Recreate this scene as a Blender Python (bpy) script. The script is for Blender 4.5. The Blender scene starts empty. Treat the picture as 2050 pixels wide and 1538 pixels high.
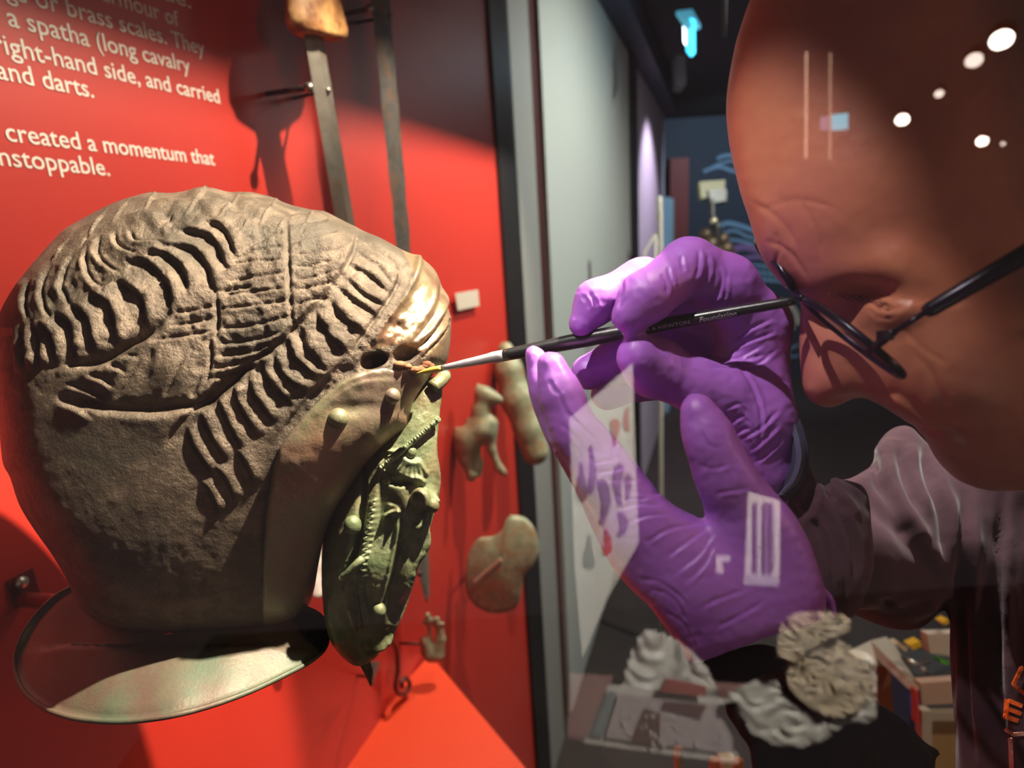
import bpy, math, random
import numpy as np
from mathutils import Vector, Matrix
random.seed(7); RNG = np.random.default_rng(5)
S = bpy.context.scene; COL = S.collection
# ------------------------------------------------------------------ camera
F = 1200.0; W, H = 2050, 1538
TH = math.radians(14.07); RO = math.radians(3.72)
C0 = np.array([0, 0, 1.55])
FWD = np.array([0, math.cos(TH), -math.sin(TH)])
R0 = np.array([1.0, 0, 0]); U0 = np.array([0, math.sin(TH), math.cos(TH)])
RIGHT = math.cos(RO)*R0 - math.sin(RO)*U0
UP = math.sin(RO)*R0 + math.cos(RO)*U0
cam_d = bpy.data.cameras.new('camera'); cam = bpy.data.objects.new('camera', cam_d); COL.objects.link(cam)
cam_d.sensor_width = 36; cam_d.lens = F/W*36; cam_d.clip_start = 0.01; cam_d.clip_end = 60
cam.matrix_world = Matrix(((RIGHT[0], UP[0], -FWD[0], C0[0]), (RIGHT[1], UP[1], -FWD[1], C0[1]),
                           (RIGHT[2], UP[2], -FWD[2], C0[2]), (0, 0, 0, 1)))
cam_d.dof.use_dof = True; cam_d.dof.focus_distance = 0.36; cam_d.dof.aperture_fstop = 6.0
S.camera = cam
# ------------------------------------------------------------------ world, exposure
wd = bpy.data.worlds.new('world'); S.world = wd; wd.use_nodes = True
wd.node_tree.nodes['Background'].inputs[0].default_value = (0.8, 0.6, 0.6, 1)
wd.node_tree.nodes['Background'].inputs[1].default_value = 0.08
vs = S.view_settings; vs.view_transform = 'Standard'; vs.look = 'None'; vs.gamma = 1; vs.exposure = 0.0
try: vs.use_curve_mapping = False
except Exception: pass
S.cycles.use_denoising = True; S.cycles.max_bounces = 7; S.cycles.transparent_max_bounces = 12
S.cycles.caustics_reflective = False; S.cycles.caustics_refractive = False

def ray(px, py):
    return (px-1025)/F*RIGHT - (py-769)/F*UP + FWD
def P(px, py, d):
    return C0 + d*ray(px, py)
def cc(px, py, d):                       # camera-frame metric coordinates of a point seen at px, py at depth d
    return np.array([(px-1025)/F*d, -(py-769)/F*d, d])
def c2w(V):
    V = np.asarray(V, float); return C0 + V[..., 0:1]*RIGHT + V[..., 1:2]*UP + V[..., 2:3]*FWD
def proj(V):                             # camera-frame -> pixel
    return 1025 + F*V[:, 0]/V[:, 2], 769 - F*V[:, 1]/V[:, 2]
# the display wall: a vertical plane running away to the right
e = ray(1450, 440); e[2] = 0; E = e/np.linalg.norm(e); N = np.array([E[1], -E[0], 0.0]); Z = np.array([0, 0, 1.0])
WA = P(0, 440, 0.59)
def Wl(px, py, off=0.0):                 # point on the wall plane (moved off it by off) seen at a pixel
    r = ray(px, py); s = ((WA + N*off - C0) @ N)/(r @ N); return C0 + s*r
def wt(px, py=440, off=0.0):
    p = Wl(px, py, off); return (p-WA) @ E, p[2]
def Wp(t, z, off=0.0):
    p = WA + E*t + N*off; return np.array([p[0], p[1], z])

# ------------------------------------------------------------------ lights
def spot(name, loc, to, power, col, size=60, blend=.3, rad=.01):
    l = bpy.data.lights.new(name, 'SPOT'); l.energy = power; l.color = col; l.spot_size = math.radians(size)
    l.spot_blend = blend; l.shadow_soft_size = rad
    o = bpy.data.objects.new(name, l); COL.objects.link(o); o.location = loc
    o.rotation_euler = (Vector(to)-Vector(loc)).to_track_quat('-Z', 'Y').to_euler(); return o
def point(name, loc, power, col, rad=.05):
    l = bpy.data.lights.new(name, 'POINT'); l.energy = power; l.color = col; l.shadow_soft_size = rad
    o = bpy.data.objects.new(name, l); COL.objects.link(o); o.location = loc; return o
WARM = (1, .86, .66)
FO, FZ = .40, 2.25                       # lamp fascia: distance from the wall, height of its lower edge
spot('case_spot', Wp(1.15, 2.42, .55), Wp(1.05, 1.45, 0), 125, WARM, 72, .5, .012)
spot('text_spot', Wp(.62, 2.42, .55), Wp(.30, 1.96, 0), 125, WARM, 48, .5, .012)
spot('shadow_fill_spot', Wp(.6, 2.2, .75), Wp(.8, 1.75, 0), 14, WARM, 120, .6, .05)  # added fill that softens the fascia shadow on the upper wall
spot('helmet_spot', (.35, .37, 2.20), P(440, 900, .45), 235, WARM, 33, .25, .010)
spot('hand_spot', (-.25, .10, 2.30), P(1330, 900, .30), 215, (1, .92, .9), 17.5, .35, .012)
spot('shoulder_spot', (.42, .95, 2.6), P(1830, 960, .45), 190, (1, .95, .85), 18, .35, .02)
point('head_fill_light', (1.3, -.5, 1.9), 15, (1, .56, .32), .12)  # added warm fill for the head, no visible source
spot('grey_wall_spot', Wp(wt(1180)[0]-.6, 2.6, 1.6), Wp(wt(1180)[0]-.2, .7, 0), 230, (.95, 1, .90), 120, .8, .05)
spot('pale_wall_spot', Wp(wt(1300)[0]-.2, 2.7, .7), Wp(wt(1300)[0], 1.4, 0), 110, (.95, .82, 1), 90, .6, .03)
spot('mural_spot', (3.2, 6.2, 2.8), (3.2, 8.6, 1.3), 150, (.7, .85, 1), 110, .6, .05)


# ------------------------------------------------------------------ materials
def mat(name, col, rough=.5, metal=0.0, col2=None, nscale=20, bump=0.0, bscale=None, emit=None, estr=0.0,
        col3=None, n3=6, spec=None, coat=0.0, trans=0.0, sss=0.0, sheen=0.0, mix_lo=.4, mix_hi=.6, bdist=.001):
    m = bpy.data.materials.new(name); m.use_nodes = True; nt = m.node_tree; b = nt.nodes['Principled BSDF']
    b.inputs['Base Color'].default_value = (*col, 1); b.inputs['Roughness'].default_value = rough
    b.inputs['Metallic'].default_value = metal
    if spec is not None: b.inputs['Specular IOR Level'].default_value = spec
    if coat: b.inputs['Coat Weight'].default_value = coat; b.inputs['Coat Roughness'].default_value = .12
    if trans: b.inputs['Transmission Weight'].default_value = trans
    if sheen: b.inputs['Sheen Weight'].default_value = sheen; b.inputs['Sheen Roughness'].default_value = .4
    if sss:
        b.inputs['Subsurface Weight'].default_value = sss; b.inputs['Subsurface Radius'].default_value = (.008, .003, .002); b.inputs['Subsurface Scale'].default_value = 1
    if emit:
        b.inputs['Emission Color'].default_value = (*emit, 1); b.inputs['Emission Strength'].default_value = estr
    tc = nt.nodes.new('ShaderNodeTexCoord')
    out = None
    def noise(sc, det=6, rgh=.6):
        n = nt.nodes.new('ShaderNodeTexNoise'); n.inputs['Scale'].default_value = sc; n.inputs['Detail'].default_value = det
        n.inputs['Roughness'].default_value = rgh; nt.links.new(tc.outputs['Object'], n.inputs['Vector']); return n
    if col2:
        n = noise(nscale); r = nt.nodes.new('ShaderNodeValToRGB')
        r.color_ramp.elements[0].position = mix_lo; r.color_ramp.elements[1].position = mix_hi
        r.color_ramp.elements[0].color = (*col, 1); r.color_ramp.elements[1].color = (*col2, 1)
        nt.links.new(n.outputs['Fac'], r.inputs['Fac']); out = r.outputs['Color']
        if col3:
            n = noise(n3); q = nt.nodes.new('ShaderNodeMapRange'); q.inputs[1].default_value = .48; q.inputs[2].default_value = .62
            nt.links.new(n.outputs['Fac'], q.inputs[0])
            mx = nt.nodes.new('ShaderNodeMixRGB'); nt.links.new(q.outputs[0], mx.inputs[0]); nt.links.new(out, mx.inputs[1])
            mx.inputs[2].default_value = (*col3, 1); out = mx.outputs[0]
        nt.links.new(out, b.inputs['Base Color'])
    if bump:
        n = noise(bscale or nscale*4, 8, .65); bp = nt.nodes.new('ShaderNodeBump'); bp.inputs['Strength'].default_value = bump
        bp.inputs['Distance'].default_value = bdist; nt.links.new(n.outputs['Fac'], bp.inputs['Height']); nt.links.new(bp.outputs[0], b.inputs['Normal'])
    m['out'] = 0
    return m
def attr_mix(m, attr, col):              # blend the base colour to col by a vertex attribute
    nt = m.node_tree; b = nt.nodes['Principled BSDF']; a = nt.nodes.new('ShaderNodeAttribute'); a.attribute_name = attr
    mx = nt.nodes.new('ShaderNodeMixRGB'); nt.links.new(a.outputs['Fac'], mx.inputs[0])
    bc = b.inputs['Base Color']
    if bc.links: nt.links.new(bc.links[0].from_socket, mx.inputs[1])
    else: mx.inputs[1].default_value = bc.default_value
    mx.inputs[2].default_value = (*col, 1); nt.links.new(mx.outputs[0], bc)

# ------------------------------------------------------------------ objects
LOC = {}
def props(o, label=None, cat=None, group=None, kind=None):
    if label: o['label'] = label
    if cat: o['category'] = cat
    if group: o['group'] = group
    if kind: o['kind'] = kind
    return o
def thing(name, loc, label, cat, group=None):
    o = bpy.data.objects.new(name, None); COL.objects.link(o); o.location = loc; o.empty_display_size = .01
    LOC[o.name] = np.array(loc, float); return props(o, label, cat, group)
def mesh(name, V, faces, m, parent=None, smooth=True, label=None, cat=None, group=None, kind=None, attrs=None):
    V = np.asarray(V, float)
    base = LOC[parent.name] if parent is not None else V.mean(0)
    if parent is None: base = np.array([base[0], base[1], V[:, 2].min()])
    me = bpy.data.meshes.new(name)
    if isinstance(faces, np.ndarray):
        nf, k = faces.shape
        me.vertices.add(len(V)); me.vertices.foreach_set('co', (V-base).astype(np.float32).ravel())
        me.loops.add(nf*k); me.loops.foreach_set('vertex_index', faces.astype(np.int32).ravel())
        me.polygons.add(nf); me.polygons.foreach_set('loop_start', np.arange(0, nf*k, k, dtype=np.int32))
        me.polygons.foreach_set('loop_total', np.full(nf, k, np.int32)); me.update(calc_edges=True)
    else:
        me.from_pydata([tuple(v) for v in (V-base)], [], faces); me.update()
    if smooth: me.polygons.foreach_set('use_smooth', np.ones(len(me.polygons), bool))
    if attrs:
        for k_, a in attrs.items():
            at = me.attributes.new(k_, 'FLOAT', 'POINT'); at.data.foreach_set('value', a.astype(np.float32))
    me.materials.append(m); o = bpy.data.objects.new(name, me); COL.objects.link(o)
    LOC[o.name] = base
    if parent is not None: o.parent = parent
    else: o.location = base
    return props(o, label, cat, group, kind)
class MB:                                # mesh builder in world space
    def __init__(s): s.v = []; s.f = []
    def add(s, V, Fc):
        n = len(s.v); s.v += [tuple(v) for v in V]; s.f += [tuple(i+n for i in f) for f in Fc]; return s
    def box8(s, p):                      # p: 8 corners, bottom loop then top loop
        return s.add(p, [(0, 3, 2, 1), (4, 5, 6, 7), (0, 1, 5, 4), (1, 2, 6, 5), (2, 3, 7, 6), (3, 0, 4, 7)])
    def box(s, c, u, v, w):              # centre and three half vectors
        c, u, v, w = map(np.asarray, (c, u, v, w))
        return s.box8([c-u-v-w, c+u-v-w, c+u+v-w, c-u+v-w, c-u-v+w, c+u-v+w, c+u+v+w, c-u+v+w])
    def slab(s, pts, th):                # polygon extruded along vector th
        n = len(pts); A = [np.asarray(p) for p in pts]; B = [p+th for p in A]
        return s.add(A+B, [tuple(range(n))[::-1], tuple(range(n, 2*n))]+[(i, (i+1) % n, n+(i+1) % n, n+i) for i in range(n)])
    def tube(s, pts, rad, seg=12, flat=1.0, up=None, cap=True):
        pts = np.array(pts, float); n = len(pts); rad = np.broadcast_to(rad, (n,)); V = []
        T = np.gradient(pts, axis=0); T /= np.linalg.norm(T, axis=1)[:, None]+1e-12
        u = np.array(up if up is not None else ([0, 0, 1] if abs(T[0][2]) < .9 else [1, 0, 0]), float)
        for i in range(n):
            a = u - (u @ T[i])*T[i]; a /= np.linalg.norm(a)+1e-12; b = np.cross(T[i], a); u = a
            for k in range(seg):
                t = 2*math.pi*k/seg; V.append(pts[i]+rad[i]*(math.cos(t)*a*flat+math.sin(t)*b))
        Fc = [(i*seg+k, i*seg+(k+1) % seg, (i+1)*seg+(k+1) % seg, (i+1)*seg+k) for i in range(n-1) for k in range(seg)]
        if cap: Fc += [tuple(range(seg))[::-1], tuple(range((n-1)*seg, n*seg))]
        return s.add(V, Fc)
    def ball(s, c, r, nu=12, nv=8, sc=(1, 1, 1)):
        c = np.asarray(c); V = []
        for i in range(1, nv):
            for k in range(nu):
                a = math.pi*i/nv; b = 2*math.pi*k/nu
                V.append(c+r*np.array([math.sin(a)*math.cos(b)*sc[0], math.sin(a)*math.sin(b)*sc[1], math.cos(a)*sc[2]]))
        V += [c+np.array([0, 0, r*sc[2]]), c-np.array([0, 0, r*sc[2]])]; t, b_ = len(V)-2, len(V)-1
        Fc = [(i*nu+k, (i+1)*nu+k, (i+1)*nu+(k+1) % nu, i*nu+(k+1) % nu) for i in range(nv-2) for k in range(nu)]
        Fc += [(t, k, (k+1) % nu) for k in range(nu)]+[(b_, (nv-2)*nu+(k+1) % nu, (nv-2)*nu+k) for k in range(nu)]
        return s.add(V, Fc)
    def build(s, name, m, parent=None, smooth=False, **k):
        return mesh(name, np.array(s.v), s.f, m, parent, smooth, **k)

def crv(pts, n=8):                       # Catmull-Rom through points (any dimension)
    p = np.array(pts, float)
    if len(p) < 3: return p[0]+(p[-1]-p[0])*np.linspace(0, 1, n)[:, None]
    q = np.vstack([2*p[0]-p[1], p, 2*p[-1]-p[-2]]); out = []
    for i in range(1, len(q)-2):
        for t in np.linspace(0, 1, n, endpoint=False):
            out.append(.5*((2*q[i])+(q[i+1]-q[i-1])*t+(2*q[i-1]-5*q[i]+4*q[i+1]-q[i+2])*t*t+(3*q[i]-q[i-1]-3*q[i+1]+q[i+2])*t**3))
    out.append(p[-1]); return np.array(out)

# ------------------------------------------------------------------ 2D helpers (relief and outlines)
def seg_dist(X, Y, pl):
    best = np.full(X.shape, 1e9, np.float32); sg = np.ones(X.shape, np.float32); par = np.zeros(X.shape, np.float32); n = len(pl)-1
    for i in range(n):
        a, b = pl[i], pl[i+1]; d = b-a; L = d @ d+1e-9
        t = np.clip(((X-a[0])*d[0]+(Y-a[1])*d[1])/L, 0, 1); ex = X-a[0]-t*d[0]; ey = Y-a[1]-t*d[1]
        q = np.sqrt(ex*ex+ey*ey); m = q < best
        best = np.where(m, q, best); sg = np.where(m, np.sign(d[0]*ey-d[1]*ex), sg); par = np.where(m, (i+t)/n, par)
    return best, sg, par
class Relief:
    def __init__(s, x0, y0, x1, y1, st=2):
        s.x0, s.y0, s.st = x0, y0, st; s.nx = int((x1-x0)/st)+2; s.ny = int((y1-y0)/st)+2; s.h = np.zeros((s.ny, s.nx), np.float32)
    def line(s, pts, kind, A, w, L=20, side=1, n=6):
        pl = crv(pts, n) if len(pts) > 2 else np.array(pts, float)
        m = 3*max(w, L if kind == 's' else 0)+4
        i0 = max(0, int((pl[:, 0].min()-m-s.x0)/s.st)); i1 = min(s.nx, int((pl[:, 0].max()+m-s.x0)/s.st)+1)
        j0 = max(0, int((pl[:, 1].min()-m-s.y0)/s.st)); j1 = min(s.ny, int((pl[:, 1].max()+m-s.y0)/s.st)+1)
        if i1 <= i0 or j1 <= j0: return
        X, Y = np.meshgrid(s.x0+s.st*np.arange(i0, i1), s.y0+s.st*np.arange(j0, j1)); X = X.astype(np.float32); Y = Y.astype(np.float32)
        d, sg, t = seg_dist(X, Y, pl); tp = np.clip(np.minimum(t, 1-t)*5+.05, 0.0, 1)
        if kind == 'v': h = -A*np.exp(-(d/w)**2)
        elif kind == 'r': h = A*np.exp(-(d/w)**2)
        else: h = A*side*sg*np.exp(-d/L)*(1-np.exp(-d/w))
        s.h[j0:j1, i0:i1] += h*tp
    def poly(s, pts, A, soft=6):         # raised patch
        d = poly_sdf(pts, s.x0, s.y0, s.nx, s.ny, s.st); s.h += A*np.clip(.5-d/soft, 0, 1)
    def sample(s, px, py):
        x = np.clip((px-s.x0)/s.st, 0, s.nx-1.001); y = np.clip((py-s.y0)/s.st, 0, s.ny-1.001); i = x.astype(int); j = y.astype(int); u = x-i; v = y-j
        return (s.h[j, i]*(1-u)*(1-v)+s.h[j, i+1]*u*(1-v)+s.h[j+1, i]*(1-u)*v+s.h[j+1, i+1]*u*v)
def poly_sdf(pts, x0, y0, nx, ny, st):
    p = np.array(pts, np.float32); X, Y = np.meshgrid(x0+st*np.arange(nx), y0+st*np.arange(ny)); X = X.astype(np.float32); Y = Y.astype(np.float32)
    d, _, _ = seg_dist(X, Y, np.vstack([p, p[:1]])); ins = np.zeros(X.shape, bool); n = len(p)
    for i in range(n):
        a, b = p[i], p[(i+1) % n]
        if a[1] == b[1]: continue
        c = ((a[1] > Y) != (b[1] > Y)) & (X < (b[0]-a[0])*(Y-a[1])/(b[1]-a[1])+a[0]); ins ^= c
    return np.where(ins, -d, d)
def inpoly(px, py, pts):
    p = np.array(pts, float); ins = np.zeros(np.shape(px), bool); n = len(p)
    for i in range(n):
        a, b = p[i], p[(i+1) % n]
        if a[1] == b[1]: continue
        ins ^= ((a[1] > py) != (b[1] > py)) & (px < (b[0]-a[0])*(py-a[1])/(b[1]-a[1])+a[0])
    return ins

# ------------------------------------------------------------------ volumes: rounded cones and ellipsoids melted together
class Field:
    def __init__(s, lo, hi, h):
        s.lo = np.array(lo, float); s.h = h; s.n = np.maximum(4, np.ceil((np.array(hi)-s.lo)/h).astype(int)+1)
        s.x, s.y, s.z = [(s.lo[i]+h*np.arange(s.n[i])).astype(np.float32) for i in range(3)]
        s.S = np.full(tuple(s.n), .05, np.float32)
    def win(s, lo, hi):
        a = np.clip(((np.array(lo)-s.lo)/s.h).astype(int), 0, s.n); b = np.clip(((np.array(hi)-s.lo)/s.h).astype(int)+2, 0, s.n)
        sl = tuple(slice(a[i], b[i]) for i in range(3)); return sl, s.x[sl[0]][:, None, None], s.y[sl[1]][None, :, None], s.z[sl[2]][None, None, :]
    def _mix(s, sl, d, k, sub=False):
        A = s.S[sl]
        if sub:
            h = np.clip(.5-.5*(d+A)/k, 0, 1); s.S[sl] = A+(-d-A)*h+k*h*(1-h)
        else:
            h = np.clip(.5+.5*(A-d)/k, 0, 1); s.S[sl] = A+(d-A)*h-k*h*(1-h)
    def cone(s, a, b, k=.004, sub=False):        # a, b = (px, py, depth, radius_px)
        pa, pb = cc(*a[:3]), cc(*b[:3]); ra, rb = a[3]*a[2]/F, b[3]*b[2]/F; pad = max(ra, rb)+.012+k
        sl, X, Y, Zz = s.win(np.minimum(pa, pb)-pad, np.maximum(pa, pb)+pad); d = (pb-pa).astype(np.float32); L = d @ d+1e-12
        t = np.clip(((X-pa[0])*d[0]+(Y-pa[1])*d[1]+(Zz-pa[2])*d[2])/L, 0, 1)
        q = np.sqrt((X-pa[0]-t*d[0])**2+(Y-pa[1]-t*d[1])**2+(Zz-pa[2]-t*d[2])**2)-(ra+t*(rb-ra)); s._mix(sl, q.astype(np.float32), k, sub)
    def chain(s, pts, k=.004):
        for a, b in zip(pts[:-1], pts[1:]): s.cone(a, b, k)
    def ell(s, c, rx, ry, rz, ang=0, k=.006, sub=False):   # centre (px,py,d), radii px, px, metres; ang rotates in the image plane
        p = cc(*c); ax, ay = rx*c[2]/F, ry*c[2]/F; m = max(ax, ay, rz)+.012+k; sl, X, Y, Zz = s.win(p-m, p+m)
        ca, sa = math.cos(math.radians(ang)), math.sin(math.radians(ang)); dx, dy = X-p[0], Y-p[1]
        u = (dx*ca-dy*sa)/ax; v = (dx*sa+dy*ca)/ay; w = (Zz-p[2])/rz
        k0 = np.sqrt(u*u+v*v+w*w)+1e-6; k1 = np.sqrt((u/ax)**2+(v/ay)**2+(w/rz)**2)+1e-6; s._mix(sl, (k0*(k0-1)/k1).astype(np.float32), k, sub)
    def clip(s, pts, k=.006, st=4):              # keep what the outline (pixels) holds, rounding the rim
        p = np.array(pts); x0, y0 = p.min(0)-80; x1, y1 = p.max(0)+80; nx, ny = int((x1-x0)/st)+2, int((y1-y0)/st)+2
        D = poly_sdf(pts, x0, y0, nx, ny, st)
        for iz, z in enumerate(s.z):
            px = 1025+F*s.x/z; py = 769-F*s.y/z
            i = np.clip(((px-x0)/st), 0, nx-1.001); j = np.clip(((py-y0)/st), 0, ny-1.001); ii = i.astype(int); jj = j.astype(int); u = (i-ii)[:, None]; v = (j-jj)[None]
            d = (D[jj][:, ii].T*(1-u)*(1-v)+D[jj][:, ii+1].T*u*(1-v)+D[jj+1][:, ii].T*(1-u)*v+D[jj+1][:, ii+1].T*u*v)*z/F
            A = s.S[:, :, iz]; h = np.clip(.5-.5*(A-d)/k, 0, 1); s.S[:, :, iz] = A+(d-A)*h+k*h*(1-h)
    def mesh(s, smooth=1):
        S_ = s.S.copy(); S_[[0, -1]] = 1; S_[:, [0, -1]] = 1; S_[:, :, [0, -1]] = 1
        n = S_.shape; ins = S_ < 0; c = np.zeros((n[0]-1, n[1]-1, n[2]-1), np.int8)
        for dx in (0, 1):
            for dy in (0, 1):
                for dz in (0, 1): c += ins[dx:n[0]-1+dx, dy:n[1]-1+dy, dz:n[2]-1+dz]
        act = np.argwhere((c > 0) & (c < 8)); idx = np.full(c.shape, -1, np.int32); idx[tuple(act.T)] = np.arange(len(act))
        acc = np.zeros((len(act), 3)); cnt = np.zeros(len(act))
        for ax in range(3):
            o1, o2 = [i for i in range(3) if i != ax]
            for p_ in (0, 1):
                for q_ in (0, 1):
                    A = act.copy(); A[:, o1] += p_; A[:, o2] += q_; B = A.copy(); B[:, ax] += 1
                    va, vb = S_[tuple(A.T)], S_[tuple(B.T)]; m = (va < 0) != (vb < 0)
                    t = np.where(m, va/(va-vb+1e-12), 0); pt = A.astype(float); pt[:, ax] += t; acc[m] += pt[m]; cnt[m] += 1
        V = acc/cnt[:, None]*s.h+s.lo; quads = []
        for ax in range(3):
            o1, o2 = [(1, 2), (2, 0), (0, 1)][ax]
            a = np.argwhere(np.diff(ins.astype(np.int8), axis=ax) != 0); a = a[(a[:, o1] > 0) & (a[:, o2] > 0)]
            if not len(a): continue
            flip = ins[tuple(a.T)]; cs = []
            for p_, q_ in ((1, 1), (0, 1), (0, 0), (1, 0)):
                b = a.copy(); b[:, o1] -= p_; b[:, o2] -= q_; cs.append(idx[tuple(b.T)])
            Q = np.stack(cs, 1); Q[~flip] = Q[~flip][:, ::-1]; quads.append(Q)
        Q = np.vstack(quads)
        for _ in range(smooth):
            A = np.zeros_like(V); cn = np.zeros(len(V))
            for i in range(4):
                np.add.at(A, Q[:, i], V[Q[:, (i+1) % 4]]+V[Q[:, i-1]]); np.add.at(cn, Q[:, i], 2)
            V = V*.5+.5*A/cn[:, None]
        return V, Q
def subdiv(V, Q):                        # split each quad in four, keeping the mesh shared
    n = len(V); Ed = np.vstack([np.sort(Q[:, [i, (i+1) % 4]], 1) for i in range(4)])
    key = Ed[:, 0].astype(np.int64)*n+Ed[:, 1]; u, inv = np.unique(key, return_inverse=True); a, b = u//n, u % n
    mid = (V[a]+V[b])/2; f = V[Q].mean(1); m = len(Q); ei = [n+inv[i*m:(i+1)*m] for i in range(4)]; fi = n+len(u)+np.arange(m)
    out = np.vstack([np.stack([Q[:, i], ei[i], fi, ei[i-1]], 1) for i in range(4)])
    # corner smoothing (Catmull-Clark light)
    Fs = np.zeros_like(V); Fc = np.zeros(n)
    for i in range(4): np.add.at(Fs, Q[:, i], f); np.add.at(Fc, Q[:, i], 1)
    Vn = V*.75+.25*Fs/np.maximum(Fc, 1)[:, None]
    es = np.zeros((len(u), 3)); ec = np.zeros(len(u))
    for i in range(4): np.add.at(es, inv[i*m:(i+1)*m], f); np.add.at(ec, inv[i*m:(i+1)*m], 1)
    mid = .6*mid+.4*es/ec[:, None]
    return np.vstack([Vn, mid, f]), out
def normals(V, Q):
    fn = np.cross(V[Q[:, 2]]-V[Q[:, 0]], V[Q[:, 3]]-V[Q[:, 1]]); Nn = np.zeros_like(V)
    for i in range(4): np.add.at(Nn, Q[:, i], fn)
    return Nn/(np.linalg.norm(Nn, axis=1)[:, None]+1e-12)
def emboss(V, Q, rel, both=False, fine=None):       # push the surface along its normals by the relief (given in pixels at that depth)
    Nn = normals(V, Q); px, py = proj(V); vd = -V/np.linalg.norm(V, axis=1)[:, None]; fac = (Nn*vd).sum(1)
    w = np.clip((np.abs(fac) if both else fac)*4+.5, 0, 1); h = rel.sample(px, py)*V[:, 2]/F*w
    if fine is not None:
        keep = rel.h; rel.h = fine; h += rel.sample(px, py)*V[:, 2]/F*np.clip(fac*1.6-.35, 0, 1); rel.h = keep
    return V+Nn*h[:, None]
class Depth:                             # nearest depth of a camera-frame mesh at a pixel
    def __init__(s, V, st=5):
        px, py = proj(V); s.x0, s.y0, s.st = px.min(), py.min(), st; s.D = np.full((int((py.max()-s.y0)/st)+2, int((px.max()-s.x0)/st)+2), 9.)
        np.minimum.at(s.D, (((py-s.y0)/st).astype(int), ((px-s.x0)/st).astype(int)), V[:, 2])
    def __call__(s, px, py):
        j = int((py-s.y0)/s.st); i = int((px-s.x0)/s.st); r = 1
        while r < 30:
            w = s.D[max(0, j-r):j+r+1, max(0, i-r):i+r+1]
            if w.size and w.min() < 9: return float(w.min())
            r += 1
        return float(s.D.min())
# ================================================================== THE SETTING
M_red = mat('red_panel_paint', (.54, .030, .017), rough=.40, coat=.6)
M_red.node_tree.nodes['Principled BSDF'].inputs['Coat Roughness'].default_value = .38
M_black = mat('black_metal', (.008, .008, .009), rough=.4)
M_dkgrey = mat('dark_grey_metal', (.26, .26, .25), rough=.45)
M_white = mat('white_print', (.86, .82, .74), rough=.5)
M_greyw = mat('grey_wall_paint', (.42, .44, .42), rough=.6)
M_purpw = mat('pale_wall_paint', (.55, .5, .62), rough=.7)
M_navy = mat('navy_wall_paint', (.010, .030, .055), rough=.7)
M_ceil = mat('black_ceiling_paint', (.004, .006, .010), rough=.8)
M_floor = mat('dark_floor', (.025, .018, .018), rough=.7, col2=(.035, .025, .022), nscale=4)
FLZ = -.8; t0 = -.35; t1 = wt(1000)[0]; zt, zb = 2.35, .75
def wallbox(ta, tb, za, zbb, oa, ob):
    return MB().box8([Wp(ta, za, oa), Wp(tb, za, oa), Wp(tb, za, ob), Wp(ta, za, ob), Wp(ta, zbb, oa), Wp(tb, zbb, oa), Wp(tb, zbb, ob), Wp(ta, zbb, ob)])
wall = wallbox(t0, t1, FLZ, zt, -.03, 0).build('wall_left', M_red, kind='structure')
# text on the wall
def text_line(s, pa, pb, hpx, parent, m=M_white, off=.0006, plane=None):
    cu = bpy.data.curves.new('text', 'FONT'); cu.body = s; cu.size = 1; cu.extrude = 0.0; cu.resolution_u = 3
    cu.offset = .006
    o = bpy.data.objects.new('tmp', cu); COL.objects.link(o); dg = bpy.context.evaluated_depsgraph_get()
    me = o.evaluated_get(dg).to_mesh(); V = np.empty(len(me.vertices)*3); me.vertices.foreach_get('co', V); V = V.reshape(-1, 3)
    Fc = [tuple(p.vertices) for p in me.polygons]; o.to_mesh_clear(); bpy.data.objects.remove(o)
    A, B = Wl(*pa, off), Wl(*pb, off); w = V[:, 0].max()-V[:, 0].min(); ux = (B-A)/w
    up = Z*hpx
    Wd = A+(V[:, 0:1]-V[:, 0].min())*ux+V[:, 1:2]*up
    return mesh('text_line', Wd, Fc, m, parent, smooth=False)
TX = [("battle.", (258, -26), (383, 17), .0265), ("armour of", (205, 0), (360, 54), .0265), ("rings or brass scales. They", (-52, -24), (411, 111), .0265),
      ("with a spatha (long cavalry", (-110, 18), (382, 146), .0265), ("right-hand side, and carried", (-10, 103), (441, 207), .0265),
      ("and darts.", (-4, 157), (189, 196), .0265), ("created a momentum that", (15, 282), (431, 331), .0265), ("unstoppable.", (-28, 328), (221, 352), .0265)]
for s_, a_, b_, h_ in TX: text_line(s_, a_, b_, h_, wall)

# posts beside the red panel
trim = wallbox(wt(1000)[0], wt(1034)[0], FLZ, 2.75, -.05, .012).build('trim_1', M_black, kind='structure')
wallbox(wt(1036)[0], wt(1076)[0], FLZ, 2.75, -.05, .004).build('trim_2', M_dkgrey, kind='structure')
wallbox(wt(1077)[0], wt(1098)[0], FLZ, 2.75, -.08, -.02).build('trim_3', mat('maroon_trim', (.05, .008, .008), rough=.5), kind='structure')
wallbox(wt(1098)[0], wt(1268)[0], FLZ, 2.75, -.08, 0).build('wall_grey', M_greyw, kind='structure')
wallbox(wt(1262)[0], wt(1271)[0], FLZ, 2.9, -.02, .03).build('trim_4', M_black, kind='structure')
wallbox(wt(1272)[0], wt(1330)[0], FLZ, 2.75, -.10, 0).build('wall_pale', M_purpw, kind='structure')
wallbox(wt(1330)[0], wt(1344)[0], FLZ, 1.85, -.10, .05).build('trim_5', mat('pale_blue_post', (.30, .55, .66), rough=.4), kind='structure')
bz = 8.6
def backbox(xa, xb, za, zc, y, th=.08):
    return MB().box8([(xa, y, za), (xb, y, za), (xb, y+th, za), (xa, y+th, za), (xa, y, zc), (xb, y, zc), (xb, y+th, zc), (xa, y+th, zc)])
def bw(px, py, y):                       # world point seen at px,py on the plane y = const
    r = ray(px, py); return C0+r*(y/r[1])
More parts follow.
